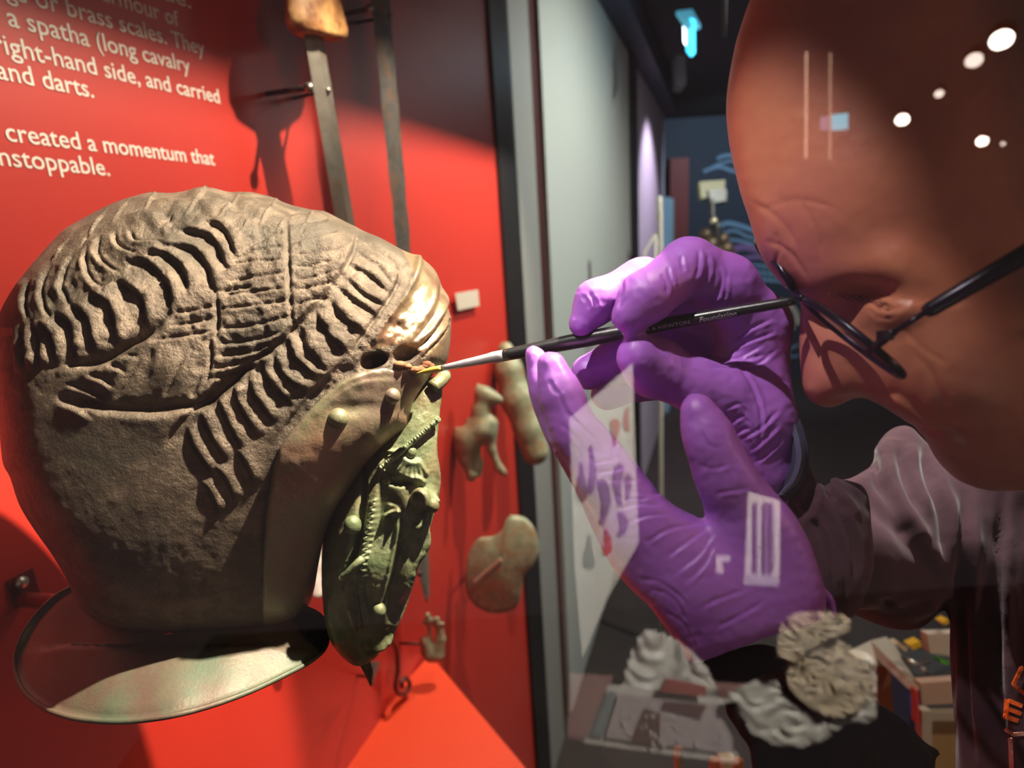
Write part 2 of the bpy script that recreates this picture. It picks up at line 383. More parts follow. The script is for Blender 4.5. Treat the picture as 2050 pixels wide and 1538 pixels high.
wallb = backbox(1.5, 9.5, FLZ, 2.9, bz).build('wall_back', M_navy, kind='structure')
backbox(bw(1342, 440, bz-.5)[0], bw(1378, 440, bz-.5)[0], FLZ, 2.35, bz-.5, .2).build('trim_6', mat('dark_red_post', (.16, .015, .012), rough=.6), kind='structure')
MB().box8([(-2, -3, 2.9), (9.5, -3, 2.9), (9.5, 9, 2.9), (-2, 9, 2.9), (-2, -3, 3.0), (9.5, -3, 3.0), (9.5, 9, 3.0), (-2, 9, 3.0)]).build('ceiling', M_ceil, kind='structure')
MB().box8([(-2, -3, FLZ-.1), (9.5, -3, FLZ-.1), (9.5, 9, FLZ-.1), (-2, 9, FLZ-.1), (-2, -3, FLZ), (9.5, -3, FLZ), (9.5, 9, FLZ), (-2, 9, FLZ)]).build('floor', M_floor, kind='structure')
wallbox(wt(1098)[0], wt(1330)[0], 2.75, 2.9, -.1, .15).build('trim_7', mat('navy_fascia', (.01, .03, .07), rough=.5), kind='structure')
# the lamp fascia inside the case above the wall (keeps the light off the top of the panel)
LINT = MB().box(Wp(.285, FZ+.06, FO), E*1.335, N*.006, Z*.06).build('trim_8', M_black, kind='structure')
MB().box(Wp(.30, 2.32, .66), E*1.55, N*.006, Z*.20).build('light_block_board', M_black, kind='structure')  # added unseen board that keeps the case light off the head
# mural on the back wall : pale blue drifting shapes
M_mur = mat('mural_pale_blue', (.20, .36, .52), rough=.8); M_cream = mat('mural_cream', (.55, .52, .38), rough=.8); M_mauve = mat('mural_mauve', (.25, .14, .36), rough=.8)
def mural(pts, m, w=7):
    pl = crv([bw(x, y, bz-.004) for x, y in pts], 6); MB().tube(pl, w/F*bz*.5, seg=6, flat=.3, up=(0, 1, 0)).build('mural_stroke', m, wallb)
for pts, m, w in [([(1408, 343), (1440, 334), (1466, 342), (1500, 345)], M_mur, 7), ([(1436, 318), (1450, 312), (1475, 310)], M_mur, 7), ([(1410, 345), (1436, 330), (1466, 322), (1490, 326)], M_mur, 5),
                  ([(1436, 458), (1456, 447), (1490, 455), (1530, 470)], M_mur, 10), ([(1440, 470), (1470, 462), (1500, 475), (1540, 480)], M_mur, 6), ([(1450, 480), (1480, 482), (1510, 490)], M_mur, 6),
                  ([(1470, 500), (1490, 495), (1530, 505)], M_mauve, 14), ([(1480, 520), (1520, 515), (1550, 528)], M_mauve, 10), ([(1490, 530), (1530, 532), (1570, 540)], M_mur, 5),
                  ([(1500, 545), (1540, 548), (1580, 552)], M_mur, 5), ([(1510, 560), (1550, 562), (1590, 570)], M_mur, 6), ([(1560, 600), (1566, 622), (1576, 640), (1584, 662)], M_cream, 17), ([(1580, 610), (1592, 625), (1598, 650)], M_cream, 12),
                  ([(1600, 690), (1580, 700), (1582, 714), (1600, 712)], M_mur, 5), ([(1566, 768), (1566, 800), (1568, 815)], M_cream, 14), ([(1566, 772), (1590, 776), (1606, 786)], M_cream, 7), ([(1568, 815), (1600, 818), (1622, 812)], M_cream, 8),
                  ([(1625, 790), (1626, 830), (1625, 850)], M_cream, 7), ([(1625, 880), (1632, 920), (1628, 950)], M_cream, 12), ([(1590, 560), (1620, 566), (1640, 560)], M_mur, 5)]:
    mural(pts, m, w)
for xx in range(1518, 1575, 11): mural([(xx, 535), (xx+2, 550), (xx+3, 566)], M_mur, 4)
backbox(bw(1686, 440, bz-.02)[0], bw(1693, 440, bz-.02)[0], FLZ, 2.6, bz-.03, .03).build('trim_9', mat('brown_batten', (.10, .05, .045), rough=.6), kind='structure')
o = MB().box((3.5, 3.6, 2.88), (1.3, 0, 0), (0, .9, 0), (0, 0, .02)).build('sheen_glow_panel', mat('sheen_glow', (.8, .8, .8), emit=(1, .92, .86), estr=1.9)); props(o, 'unseen dim glowing panel added behind the head for its sheen on the red wall', 'light panel')  # added out of view, its glow gives the red wall a grey sheen
# exit sign, speaker, camera on stand
M_cyan = mat('lit_cyan', (.1, .7, .9), emit=(.05, .62, 1.0), estr=3.0); M_cyw = mat('lit_white', (.8, .9, 1), emit=(.75, .92, 1.0), estr=6.0)
def quad_slab(name, pts, d, m, parent=None, th=.01, **k):
    q = [P(x, y, dd) for x, y, dd in pts] if len(pts[0]) == 3 else [P(x, y, d) for x, y in pts]
    n = np.cross(q[1]-q[0], q[2]-q[0]); n = n/np.linalg.norm(n); n = n if n @ FWD > 0 else -n
    return MB().slab(q, n*th).build(name, m, parent, **k)
ex = thing('exit_sign', P(1380, 40, 3.4), 'lit cyan emergency exit sign hanging from the dark ceiling', 'sign')
quad_slab('mounting_plate', [(1354, 22, 3.3), (1386, 18, 3.3), (1403, 50, 3.15), (1376, 54, 3.15)], 0, mat('pale_cyan_plastic', (.3, .65, .7), emit=(.1, .55, .8), estr=.5), ex, .02)
quad_slab('lit_face', [(1378, 32, 3.3), (1392, 40, 3.15), (1392, 106, 3.15), (1386, 113, 3.16), (1378, 102, 3.3)], 0, M_cyan, ex, .012)
quad_slab('lit_edge', [(1367, 24, 3.32), (1376, 28, 3.29), (1377, 98, 3.29), (1368, 84, 3.32)], 0, M_cyw, ex, .012)
sp = quad_slab('wall_speaker', [(1353, 110), (1373, 110), (1374, 168), (1368, 174), (1354, 172)], 3.9, mat('grey_plastic', (.14, .14, .17), rough=.6), th=.08)
props(sp, 'small grey box speaker mounted below the exit sign', 'speaker')
d_ = 3.6; tr = thing('camera_stand', P(1440, 900, d_), 'blurred bronze figure on a thin stand with a square head before the navy wall', 'stand')
M_brz = mat('dark_brass', (.08, .05, .03), rough=.45, metal=.5); M_olive = mat('olive_plate', (.22, .20, .10), rough=.5)
quad_slab('head_plate', [(1400, 364), (1452, 360), (1450, 385), (1404, 398)], d_, M_olive, tr, .05)
quad_slab('head_block', [(1418, 380), (1455, 378), (1454, 402), (1424, 406)], d_-.02, M_black, tr, .06)
MB().tube(crv([P(1425, 400, d_), P(1426, 430, d_), P(1430, 455, d_), P(1436, 520, d_), P(1436, 520, d_)*[1, 1, 0]+[0, 0, FLZ]]), .022, 10).build('pole', M_black, tr, True)
b = MB()
for x, y, r in [(1412, 470, .04), (1422, 490, .055), (1445, 480, .045), (1452, 500, .05), (1430, 515, .07), (1460, 525, .06), (1408, 505, .045), (1440, 545, .08)]: b.ball(P(x, y, d_), r)
b.build('body', M_brz, tr, True)
MB().ball(P(1429, 443, d_-.03), .022).build('knob', mat('bright_brass', (.8, .7, .5), rough=.2, metal=.8), tr, True)
MB().tube([P(1446, 545, d_), P(1452, 640, d_)], .06, 8).build('red_drape', mat('red_drape', (.35, .03, .02), rough=.7), tr, True)
d_ = 2.9; st = thing('display_stand', P(1320, 620, d_), 'cream bent-rod stand in front of the lilac wall', 'stand')
M_rod = mat('cream_rod', (.62, .58, .48), rough=.5)
MB().tube(crv([P(1319, 402, d_), P(1318, 440, d_), P(1322, 480, d_), P(1322, 480, d_)*[1, 1, 0]+[0, 0, FLZ]]), .011, 8).build('upright', M_rod, st, True)
MB().tube([P(1322, 466, d_), P(1309, 474, d_), P(1290, 506, d_), P(1286, 600, d_)], .007, 8).build('bent_arm', M_rod, st, True)
MB().tube([P(1313, 470, d_), P(1311, 700, d_)], .006, 8).build('second_upright', M_rod, st, True)
# ================================================================== THE HELMET
M_hair = mat('old_bronze', (.10, .074, .052), rough=.44, metal=.3, col2=(.185, .14, .10), nscale=75, bump=.8, bscale=420, col3=(.085, .07, .05), n3=18, bdist=.0016)
M_flange = mat('patinated_bronze', (.25, .185, .135), rough=.36, metal=.3, col2=(.23, .23, .13), nscale=34, bump=.5, bscale=420, col3=(.29, .17, .11), n3=22, bdist=.0008)
M_brass = mat('polished_bronze', (.30, .21, .13), rough=.30, metal=.6, col2=(.38, .29, .17), nscale=50, bump=.5, bscale=380, col3=(.24, .13, .08), n3=30, bdist=.0009)
M_green = mat('green_patina', (.13, .17, .08), rough=.42, metal=.2, col2=(.26, .29, .16), nscale=60, bump=.6, bscale=480, col3=(.20, .17, .09), n3=26, bdist=.0008)
M_guard = mat('pinkish_green_bronze', (.12, .08, .06), rough=.45, metal=.15, col2=(.13, .12, .08), nscale=28, bump=.5, bscale=420, col3=(.09, .115, .075), n3=26, bdist=.0007)
M_cavity = mat('dark_cavity_metal', (.03, .022, .016), rough=.7)
OUT_BOWL = crv([(-8, 660), (2, 620), (25, 580), (58, 535), (105, 478), (125, 455), (150, 440), (185, 420), (235, 394), (300, 374), (340, 378), (372, 374), (400, 364), (430, 367), (458, 378), (500, 377), (545, 386), (575, 402),
                (612, 410), (650, 412), (690, 434), (730, 455), (770, 474), (805, 492), (830, 499), (862, 508), (886, 535), (900, 580), (906, 640), (900, 700), (892, 728), (870, 745), (840, 790), (828, 815), (827, 846), (812, 868),
                (770, 890), (735, 925), (700, 975), (672, 1020), (648, 1075), (636, 1130), (628, 1190), (618, 1225), (560, 1262), (430, 1272), (280, 1268), (205, 1248), (160, 1218), (136, 1165), (105, 1112), (68, 1060), (38, 1010), (20, 955), (6, 930), (0, 880), (-8, 790)], 3)
hb = Field(cc(-60, 1320, .47), cc(960, 330, .47), .0019)
hb = Field((-.46, -.215, .30), (-.035, .168, .565), .0019)
hb.ell((440, 800, .435), 500, 440, .105, 0, .02)
hb.ell((360, 1010, .435), 330, 330, .092, 20, .03)
hb.ell((700, 700, .42), 240, 230, .075, 0, .03)
hb.ell((640, 860, .40), 210, 150, .050, 40, .02)
hb.cone((520, 1100, .42, 130), (600, 930, .41, 130), .03)
hb.clip(OUT_BOWL, .022)
# broken pockets over the ear flange
hb.ell((750, 722, .352), 24, 13, .012, -20, .002, sub=True)
hb.ell((812, 708, .352), 30, 18, .016, -20, .002, sub=True)
V, Q = hb.mesh(); V, Q = subdiv(V, Q)
R = Relief(-60, 330, 960, 1320, 2)
# rolling locks : overlapping steps
def st_(pts, A=7, L=20, side=1): R.line(pts, 's', A, 2.5, L, side); R.line(pts, 'v', 3.2, 3.5); R.line([(x+L*.55, y-L*.2) for x, y in pts], 'r', A*.45, L*.36)
L_band = [[(710, 496), (762, 535), (785, 574)], [(697, 522), (743, 551), (780, 588)], [(690, 548), (726, 587), (772, 612)], [(674, 567), (710, 600), (756, 630)], [(658, 594), (684, 633), (730, 668)], [(632, 623), (652, 665), (700, 711)],
          [(603, 652), (613, 698), (658, 746)], [(573, 675), (587, 717), (639, 763)], [(544, 701), (564, 750), (616, 789)], [(518, 717), (535, 763), (586, 815)], [(495, 750), (509, 795), (548, 850)], [(466, 769), (476, 811), (515, 880)],
          [(432, 792), (448, 835), (485, 905)], [(400, 825), (415, 865), (455, 930)], [(372, 855), (385, 895), (425, 955)], [(470, 900), (490, 935), (510, 975)], [(430, 935), (450, 965), (470, 1005)], [(400, 965), (418, 990), (436, 1030)], [(722, 478), (780, 520), (800, 545)]]
for p in L_band: st_(p, 5.5, 24, -1)
cres = [[(45, 652), (49, 690), (50, 740)], [(65, 645), (78, 680), (80, 735)], [(81, 642), (104, 675), (114, 735)], [(110, 626), (140, 652), (151, 730)], [(143, 610), (175, 639), (188, 705)], [(182, 587), (221, 616), (234, 690)],
        [(227, 561), (280, 594), (296, 668)], [(255, 528), (293, 525), (338, 574), (341, 628)], [(283, 515), (325, 509), (367, 541), (380, 597)], [(319, 496), (384, 499), (419, 541), (429, 590)], [(351, 460), (423, 477), (455, 540)], [(406, 444), (449, 463), (478, 525)], [(20, 655), (22, 700), (28, 745)]]
for p in cres: st_(p, 8, 26, -1)
for p in [[(150, 502), (120, 561), (124, 587), (140, 612)], [(104, 528), (81, 574), (85, 612), (104, 645)], [(176, 493), (169, 528), (182, 561), (208, 576), (228, 564)], [(202, 470), (192, 502), (208, 528), (247, 553)],
          [(228, 463), (231, 486), (254, 502), (280, 511)], [(257, 460), (270, 482), (312, 486), (332, 495)], [(62, 560), (48, 600), (52, 640)]]: st_(p, 8, 16, 1)
for p in [[(117, 732), (195, 726), (247, 697), (293, 670), (350, 622)], [(221, 808), (300, 814), (400, 811), (450, 775), (505, 728)], [(110, 795), (228, 821), (358, 826)]]: R.line(p, 'v', 15, 9); R.line(p, 's', 6, 3, 30, 1)
bars = [[(302, 683), (429, 663)], [(338, 654), (430, 636)], [(345, 628), (430, 612)], [(432, 584), (505, 572)], [(450, 563), (577, 543)], [(435, 592), (580, 574)], [(435, 620), (583, 601)], [(434, 658), (500, 652), (587, 632)],
        [(430, 690), (500, 683), (566, 665)], [(424, 714), (500, 706), (557, 680)], [(420, 740), (480, 728), (548, 700)], [(577, 449), (658, 438)], [(580, 484), (630, 470), (678, 461)], [(580, 511), (678, 497)], [(583, 536), (684, 520)],
        [(586, 562), (684, 542)], [(586, 582), (674, 565)], [(590, 612), (658, 591)], [(578, 425), (650, 418)], [(440, 545), (480, 525), (570, 518)], [(455, 525), (520, 498), (575, 490)], [(480, 505), (530, 472), (572, 462)], [(420, 760), (470, 752), (505, 730)]]
for p in bars: R.line(p, 'v', 7, 3.6); R.line(p, 's', 5, 3, 14, 1)
for p in [[(429, 564), (433, 620), (432, 665), (420, 680), (420, 730), (402, 798)], [(573, 420), (577, 520), (583, 632), (590, 645)], [(718, 455), (712, 480), (707, 500), (684, 543), (645, 596), (593, 648), (557, 683), (499, 726), (445, 762), (400, 806), (350, 860), (325, 900)]]: R.line(p, 'v', 8, 4)
R.line([(718, 455), (712, 480), (707, 500), (684, 543), (645, 596), (593, 648), (557, 683), (499, 726), (445, 762), (400, 806), (350, 860), (325, 900)], 's', 8, 3, 30, 1)
for p in [[(283, 714), (254, 759), (221, 805)], [(374, 707), (345, 760), (322, 800)], [(405, 745), (390, 775), (380, 800)], [(228, 711), (255, 712), (280, 717)], [(208, 727), (232, 735), (254, 746)], [(172, 750), (200, 758), (228, 776)], [(130, 769), (170, 782), (211, 802)], [(110, 800), (150, 815), (190, 838)]]: R.line(p, 'v', 4.5, 4); R.line(p, 's', 4, 3, 12, 1)
R.line([(300, 720), (340, 730), (390, 740)], 'r', 6, 40)
# crown : soft lumps and swirls
for p in [[(300, 400), (340, 395), (390, 405)], [(250, 430), (300, 420), (340, 440)], [(390, 400), (440, 400), (480, 420)], [(500, 410), (550, 420), (580, 440)], [(310, 425), (318, 440), (345, 446)], [(440, 420), (500, 440), (520, 480)], [(520, 440), (490, 480), (470, 520)]]: R.line(p, 's', 7, 4, 20, 1)
for x, y, r, a in [(300, 395, 34, 6), (400, 388, 40, 9), (460, 410, 30, 6), (190, 450, 30, 7), (240, 420, 26, 5), (540, 415, 34, 7), (620, 430, 30, 6), (335, 440, 15, -9), (170, 480, 14, -8), (560, 450, 26, 4), (490, 460, 24, 5), (120, 500, 22, 6), (325, 555, 14, -10)]:
    R.line([(x, y), (x+3, y+2)], 'r' if a > 0 else 'v', abs(a), r)
# flange edge and double line over the ear
FL = [(806, 742), (760, 738), (723, 746), (690, 760), (646, 795), (610, 832), (587, 860), (560, 900), (545, 950), (533, 1010), (525, 1110), (526, 1190), (530, 1225)]
R.line(FL, 's', 9, 3, 60, -1); R.line(FL, 'v', 4, 4)
R.line([(800, 758), (740, 760), (700, 772), (660, 800), (620, 840)], 's', 2.5, 3, 14, -1)
R.line([(700, 700), (672, 735), (640, 765), (600, 812), (570, 850), (548, 892)], 's', 5, 3, 18, 1)
# the raised smooth swell of the flange
R.line([(560, 960), (620, 900), (700, 860), (790, 850)], 'r', 10, 45); R.line([(655, 820), (720, 815), (800, 825)], 'v', 4, 14); R.line([(560, 1240), (600, 1190), (640, 1060)], 'r', 4, 16)
# brow band lines
for p, k, A, w in [([(822, 500), (838, 520), (828, 560), (806, 600), (775, 640), (745, 690)], 'r', 9, 7), ([(800, 548), (795, 570), (770, 612), (728, 670), (700, 714)], 'v', 8, 4), ([(846, 505), (874, 530), (886, 570), (876, 620), (850, 660), (815, 692)], 'v', 5, 4),
                   ([(860, 508), (886, 540), (896, 580), (888, 620), (860, 662), (826, 694)], 'r', 7, 5), ([(876, 520), (900, 570), (902, 610), (885, 650), (850, 690), (832, 702)], 'v', 6, 3), ([(900, 600), (900, 640), (880, 670), (846, 708)], 'r', 5, 4), ([(842, 512), (868, 540), (874, 580), (862, 618), (835, 655), (795, 690)], 'r', 3, 5)]: R.line(p, k, A, w)
R.line([(834, 560), (828, 600), (806, 640), (780, 680)], 'v', 6, 22)
for t_ in np.linspace(0, 1, 34):
    q = crv([(862, 506), (890, 540), (899, 580), (892, 625), (862, 668), (828, 700)], 12); q = q[int(t_*(len(q)-1))]; R.line([tuple(q), tuple(q+np.array([6, 2]))], 'v', 3.5, 2.2)
for t_ in np.linspace(0, 1, 30):
    q = crv([(905, 600), (903, 640), (886, 675), (850, 712)], 12); q = q[int(t_*(len(q)-1))]; R.line([tuple(q), tuple(q+np.array([-6, 5]))], 'v', 3.5, 2.2)
# pitted all-over unevenness
ng = RNG.normal(size=R.h.shape).astype(np.float32)
def blur(a, n):
    for _ in range(n): a = (a+np.roll(a, 1, 0)+np.roll(a, -1, 0)+np.roll(a, 1, 1)+np.roll(a, -1, 1))/5
    return a
n1 = blur(ng, 3); n1 /= n1.std(); n2 = blur(ng, 30); n2 /= n2.std()
yy, xx = np.mgrid[0:R.ny, 0:R.nx]; xx = R.x0+2*xx; yy = R.y0+2*yy
flmask = inpoly(xx, yy, [(900, 735), (806, 742), (723, 746), (646, 795), (587, 860), (548, 930), (530, 1010), (522, 1110), (526, 1240), (700, 1240), (900, 850)])
low = np.clip((xx*-.25-yy+840)/120, .12, 1)
low = np.where(xx > 380, np.clip((900-yy)/140, .15, 1), low)
FN = (np.where(flmask, n2*.4, (n1*.4+n2*1.2)*low)).astype(np.float32)
V = emboss(V, Q, R, fine=FN)
BowlD = Depth(V)
px, py = proj(V); fr = (normals(V, Q)*(-V/np.linalg.norm(V, axis=1)[:, None])).sum(1)
helm = thing('cavalry_helmet', P(330, 1330, .43), 'ancient bronze cavalry helmet with sculpted wavy hair and green face mask', 'helmet')
POLY_BROW = crv([(798, 487), (832, 560), (806, 600), (778, 640), (742, 690), (738, 702), (800, 690), (846, 705), (905, 740), (930, 700), (930, 500), (850, 480)], 4)
POLY_FL = [(806, 742), (760, 738), (723, 746), (690, 760), (646, 795), (610, 832), (587, 860), (560, 900), (545, 950), (533, 1010), (525, 1110), (526, 1190), (530, 1290), (700, 1290), (860, 900), (860, 742)]
fc = V[Q].mean(1); fx, fy = proj(fc); frf = fr[Q].mean(1)
isb = inpoly(fx, fy, POLY_BROW); isf = inpoly(fx, fy, POLY_FL) & ~isb
for nm, sel, m in [('skull_bowl', ~isb & ~isf, M_hair), ('brow_band', isb, M_brass), ('ear_flange', isf, M_flange)]:
    q = Q[sel]; u, inv = np.unique(q, return_inverse=True); mesh(nm, c2w(V[u]), inv.reshape(-1, 4), m, helm)
def surf(D, x, y, lift=0): d = D(x, y); return P(x, y, d-lift)
for x, y, r in [(785, 793, .0050), (677, 838, .0062)]:
    p = surf(BowlD, x, y, -r*.4); MB().ball(p, r, 16, 10, (1, 1, 1)).build('rivet', M_flange, helm, True)
# neck guard : a shallow flared plate
NGo = crv([(150, 1172), (110, 1195), (70, 1235), (40, 1285), (30, 1335), (45, 1380), (80, 1412), (130, 1433), (190, 1443), (260, 1444), (340, 1434), (420, 1414), (500, 1385), (570, 1352), (625, 1322), (652, 1295), (655, 1262), (640, 1232), (600, 1215), (540, 1215), (400, 1230), (250, 1225)], 4)
c0 = np.array([340, 1262.]); nr, na = 14, len(NGo); Vg = []; 
def ngz(x, y): # depth: front rim nearer to the camera than the root
    return .385-.055*np.clip((y-1240)/200, -.3, 1)-.02*((x-340)/330)**2*0+.035*abs((x-340)/330)**2.0
for side in (0, 1):
    for i in range(nr):
        f = i/(nr-1)
        for k in range(na):
            q = c0+(NGo[k]-c0)*(.05+.95*f); d = ngz(*q)+side*.0028+(.0012 if side == 0 and f == 1 else 0)+.0006*math.sin(q[0]*.05)*f
            Vg.append(cc(q[0], q[1]-14*math.sin(f*math.pi)*(q[1] > 1300), d))
Vg = np.array(Vg); Fg = []
for s_ in (0, 1):
    o = s_*nr*na
    for i in range(nr-1):
        for k in range(na):
            a_, b_ = o+i*na+k, o+i*na+(k+1) % na; f = (a_, b_, b_+na, a_+na); Fg.append(f if s_ else f[::-1])
for k in range(na):
    a_, b_ = (nr-1)*na+k, (nr-1)*na+(k+1) % na; Fg.append((a_, b_, b_+nr*na, a_+nr*na))
mesh('neck_guard', c2w(Vg), Fg, M_guard, helm)
MB().tube([c2w(Vg[(nr-1)*na+k]) for k in range(na)]+[c2w(Vg[(nr-1)*na])], .0016, 6).build('rolled_rim', M_guard, helm, True)
# face mask
OUT_MASK = crv([(892, 758), (886, 790), (878, 840), (876, 900), (882, 945), (880, 985), (866, 1040), (845, 1110), (826, 1180), (804, 1240), (778, 1285), (745, 1325), (718, 1346), (694, 1325), (664, 1290), (650, 1240), (644, 1170), (645, 1100), (655, 1040),
                (676, 985), (705, 935), (740, 895), (775, 860), (815, 800), (840, 770), (870, 748), (886, 748)], 3)
fm = Field((-.165, -.185, .33), (-.03, .02, .46), .0014)
fm.ell((775, 1060, .42), 150, 330, .050, 14, .01)
fm.cone((850, 800, .40, 55), (790, 1100, .40, 95), .02)
fm.clip(OUT_MASK, .012)
V, Q = fm.mesh(); V, Q = subdiv(V, Q)
G = Relief(600, 720, 930, 1380, 2)
G.line([(716, 895), (726, 960), (722, 1040), (706, 1110), (680, 1160)], 'v', 13, 7)                # deep channel along the brow of the mask
G.line([(770, 900), (764, 960), (752, 1040), (738, 1080), (722, 1120)], 's', 6, 3, 24, 1)
G.line([(772, 962), (800, 968), (828, 960)], 'v', 10, 6)
for a in np.linspace(95, 215, 11):       # shell fan
    r = math.radians(a-180+20); c = (828, 905); G.line([(c[0]+14*math.cos(r+2.2), c[1]+14*math.sin(r+2.2)), (c[0]+58*math.cos(r+2.2), c[1]+58*math.sin(r+2.2))], 'r', 4.5, 4)
for i in range(16):                      # zigzag border
    x, y = 758-i*2.3, 1000+i*12; G.line([(x, y), (x-12, y+6), (x+1, y+12)], 'r', 4, 2)
for p, A, w in [([(770, 1010), (795, 1015), (800, 1030)], 6, 6), ([(810, 962), (835, 958), (852, 970)], 7, 5), ([(835, 985), (850, 1000), (862, 1010)], 12, 14), ([(862, 1000), (872, 1002)], 8, 9), ([(850, 1020), (838, 1050), (826, 1060)], 8, 7),
                ([(765, 1040), (782, 1026), (806, 1022)], 9, 5), ([(846, 1040), (852, 1070), (835, 1140)], 5, 4), ([(706, 1055), (708, 1060)], 10, 12), ([(760, 1218), (756, 1228)], 8, 8), ([(690, 1160), (712, 1130), (720, 1118)], 8, 6),
                ([(690, 1165), (700, 1220), (716, 1270)], 7, 4), ([(702, 1160), (712, 1220), (722, 1262)], -8, 6), ([(664, 1180), (662, 1240), (684, 1300)], 4, 5), ([(728, 1280), (748, 1300), (790, 1270)], 8, 5), ([(735, 1300), (760, 1310)], -8, 6),
                ([(800, 1010), (792, 1090), (770, 1180), (750, 1240)], 7, 5), ([(826, 1060), (800, 1150), (776, 1250)], -16, 22), ([(860, 1060), (840, 1130), (815, 1220)], 6, 5), ([(852, 1100), (830, 1180), (805, 1240)], -8, 7), ([(720, 1150), (725, 1200), (740, 1260)], -7, 10)]:
    G.line(p, 'r' if A > 0 else 'v', abs(A), w)
G.line([(884, 800), (876, 860), (874, 920), (884, 960)], 's', 5, 3, 12, 1)
G.h += blur(RNG.normal(size=G.h.shape).astype(np.float32), 4)*.8
G.h *= 1.5
V = emboss(V, Q, G); MaskD = Depth(V)
fmask = mesh('face_mask', c2w(V), Q, M_green, helm)
MB().tube([surf(MaskD, x, y, .002) for x, y in crv([(760, 938), (800, 905), (845, 868), (878, 838)], 5)], .0023, 8).build('beaded_cord', M_green, fmask, True)
b = MB()
for x, y in crv([(762, 936), (800, 904), (845, 867), (877, 838)], 9): b.ball(surf(MaskD, x, y, .0036), .0014, 6, 5)
b.build('cord_bead', M_green, fmask, True)
MB().tube([surf(MaskD, x, y, .002) for x, y in crv([(688, 1158), (704, 1140), (726, 1118)], 5)], .0024, 8).build('lower_cord', M_green, fmask, True)
for x, y, r in [(706, 1052, .0055), (760, 1222, .0042), (842, 1000, .0065), (866, 1012, .0042), (822, 905, .004), (772, 960, .0035)]:
    MB().ball(surf(MaskD, x, y, -r*.45), r, 16, 10, (1, 1, 1.15)).build('boss', M_green, fmask, True)
MB().tube([surf(MaskD, x, y, .001) for x, y in crv([(866, 776), (880, 764), (890, 752)], 4)], .0045, 10).build('hinge_knuckle', M_green, fmask, True)
MB().tube([P(728, 1320, .40), P(738, 1345, .405), P(742, 1372, .41)], [.004, .003, .0006], 8).build('chin_spike', M_guard, fmask, True)
# corroded iron between the brow and the flange
ir = MB()
for k in range(15):
    x, y = 780+RNG.random()*85, 728+RNG.random()*14; ir.ball(surf(BowlD, x, y, .0), .0012+.0018*RNG.random(), 8, 6, (1.3, 1, .8))
ir.build('rusty_fragment', mat('rusty_iron', (.20, .07, .03), rough=.8, col2=(.30, .15, .07), nscale=60, bump=.5), helm, True, kind='stuff')
# mount : bracket and screw on the wall
mt = thing('wall_bracket', Wl(60, 1190), 'dark red steel bracket with a bright screw behind the neck guard', 'bracket')
M_rp = mat('red_bracket_paint', (.14, .012, .008), rough=.4)
c = Wl(48, 1178, .002); MB().box(c, E*.012, N*.001, Z*.016).build('bracket_plate', M_rp, mt)
MB().tube([Wl(42, 1200, .004), P(100, 1205, .55), P(200, 1215, .47)], .007, 10).build('bracket_arm', M_rp, mt, True)
s_ = Wl(42, 1166, .006); MB().tube([s_, s_+N*.003], .006, 14).build('screw', mat('zinc', (.6, .58, .52), rough=.35, metal=.7), mt, True)
# ================================================================== THINGS ON THE WALL
M_blade = mat('grey_iron_blade', (.17, .15, .12), rough=.5, metal=.4, col2=(.22, .20, .17), nscale=45, bump=.4, bscale=220, col3=(.22, .13, .07), n3=9)
M_blade2 = mat('dark_iron_blade', (.08, .075, .065), rough=.5, metal=.4, col2=(.13, .12, .11), nscale=50, bump=.4, bscale=220, col3=(.19, .11, .065), n3=30)
M_wood = mat('orange_boxwood', (.45, .20, .055), rough=.5, col2=(.62, .34, .12), nscale=70, bump=1, bscale=130, col3=(.22, .08, .02), n3=26)
M_pgreen = mat('pale_green_bronze', (.22, .25, .15), rough=.5, metal=.15, col2=(.34, .36, .24), nscale=50, bump=.4, bscale=200, col3=(.30, .22, .12), n3=30)
M_pin = mat('dark_pin', (.05, .04, .035), rough=.35, metal=.6)
def wpts(L, off): return [Wl(x, y, off) for x, y in L]
def blade(nm, m, L, Rr, off, parent, th=.005):
    n = len(L); V = []
    for (xl, yl), (xr, yr) in zip(L, Rr):
        a, b = Wl(xl, yl, off), Wl(xr, yr, off); c = (a+b)/2
        V += [a, c+N*th, b, c-N*th]
    Fc = [(i*4+k, i*4+(k+1) % 4, (i+1)*4+(k+1) % 4, (i+1)*4+k) for i in range(n-1) for k in range(4)]+[(0, 3, 2, 1), tuple((n-1)*4+k for k in range(4))]
    return mesh(nm, np.array(V), Fc, m, parent, smooth=False)
so = .085
s1 = thing('long_sword', Wl(700, 900, so), 'long grey iron sword blade with an orange bone grip, left of two', 'sword', 'swords on the red wall')
ys = np.linspace(70, 640, 14); blade('blade', M_blade, [(611+(y-80)*.168, y) for y in ys], [(648+(y-80)*.170, y+2) for y in ys], so, s1)
q = [Wl(x, y, so+o) for x, y, o in [(628, -30, .0), (628, 30, .0), (640, 78, 0)]]
hg = MB()
ringc = [((628, -90), 40), ((628, -30), 44), ((627, 0), 52), ((630, 30), 56), ((634, 50), 58), ((636, 66), 54), ((637, 74), 40)]
nst = 40; Vh = []
for (c_, r_) in ringc:
    for k in range(nst):
        a = 2*math.pi*k/nst; rr = r_*(1+.02*math.sin(9*a+c_[1])); Vh.append(Wl(c_[0]+rr*math.cos(a), c_[1]+rr*.20*math.cos(a)+0*math.sin(a), so)+N*(.022*math.sin(a)))
Fh = [(i*nst+k, i*nst+(k+1) % nst, (i+1)*nst+(k+1) % nst, (i+1)*nst+k) for i in range(len(ringc)-1) for k in range(nst)]+[tuple(range(nst))[::-1], tuple(range((len(ringc)-1)*nst, len(ringc)*nst))]
mesh('grip', np.array(Vh), Fh, M_wood, s1)
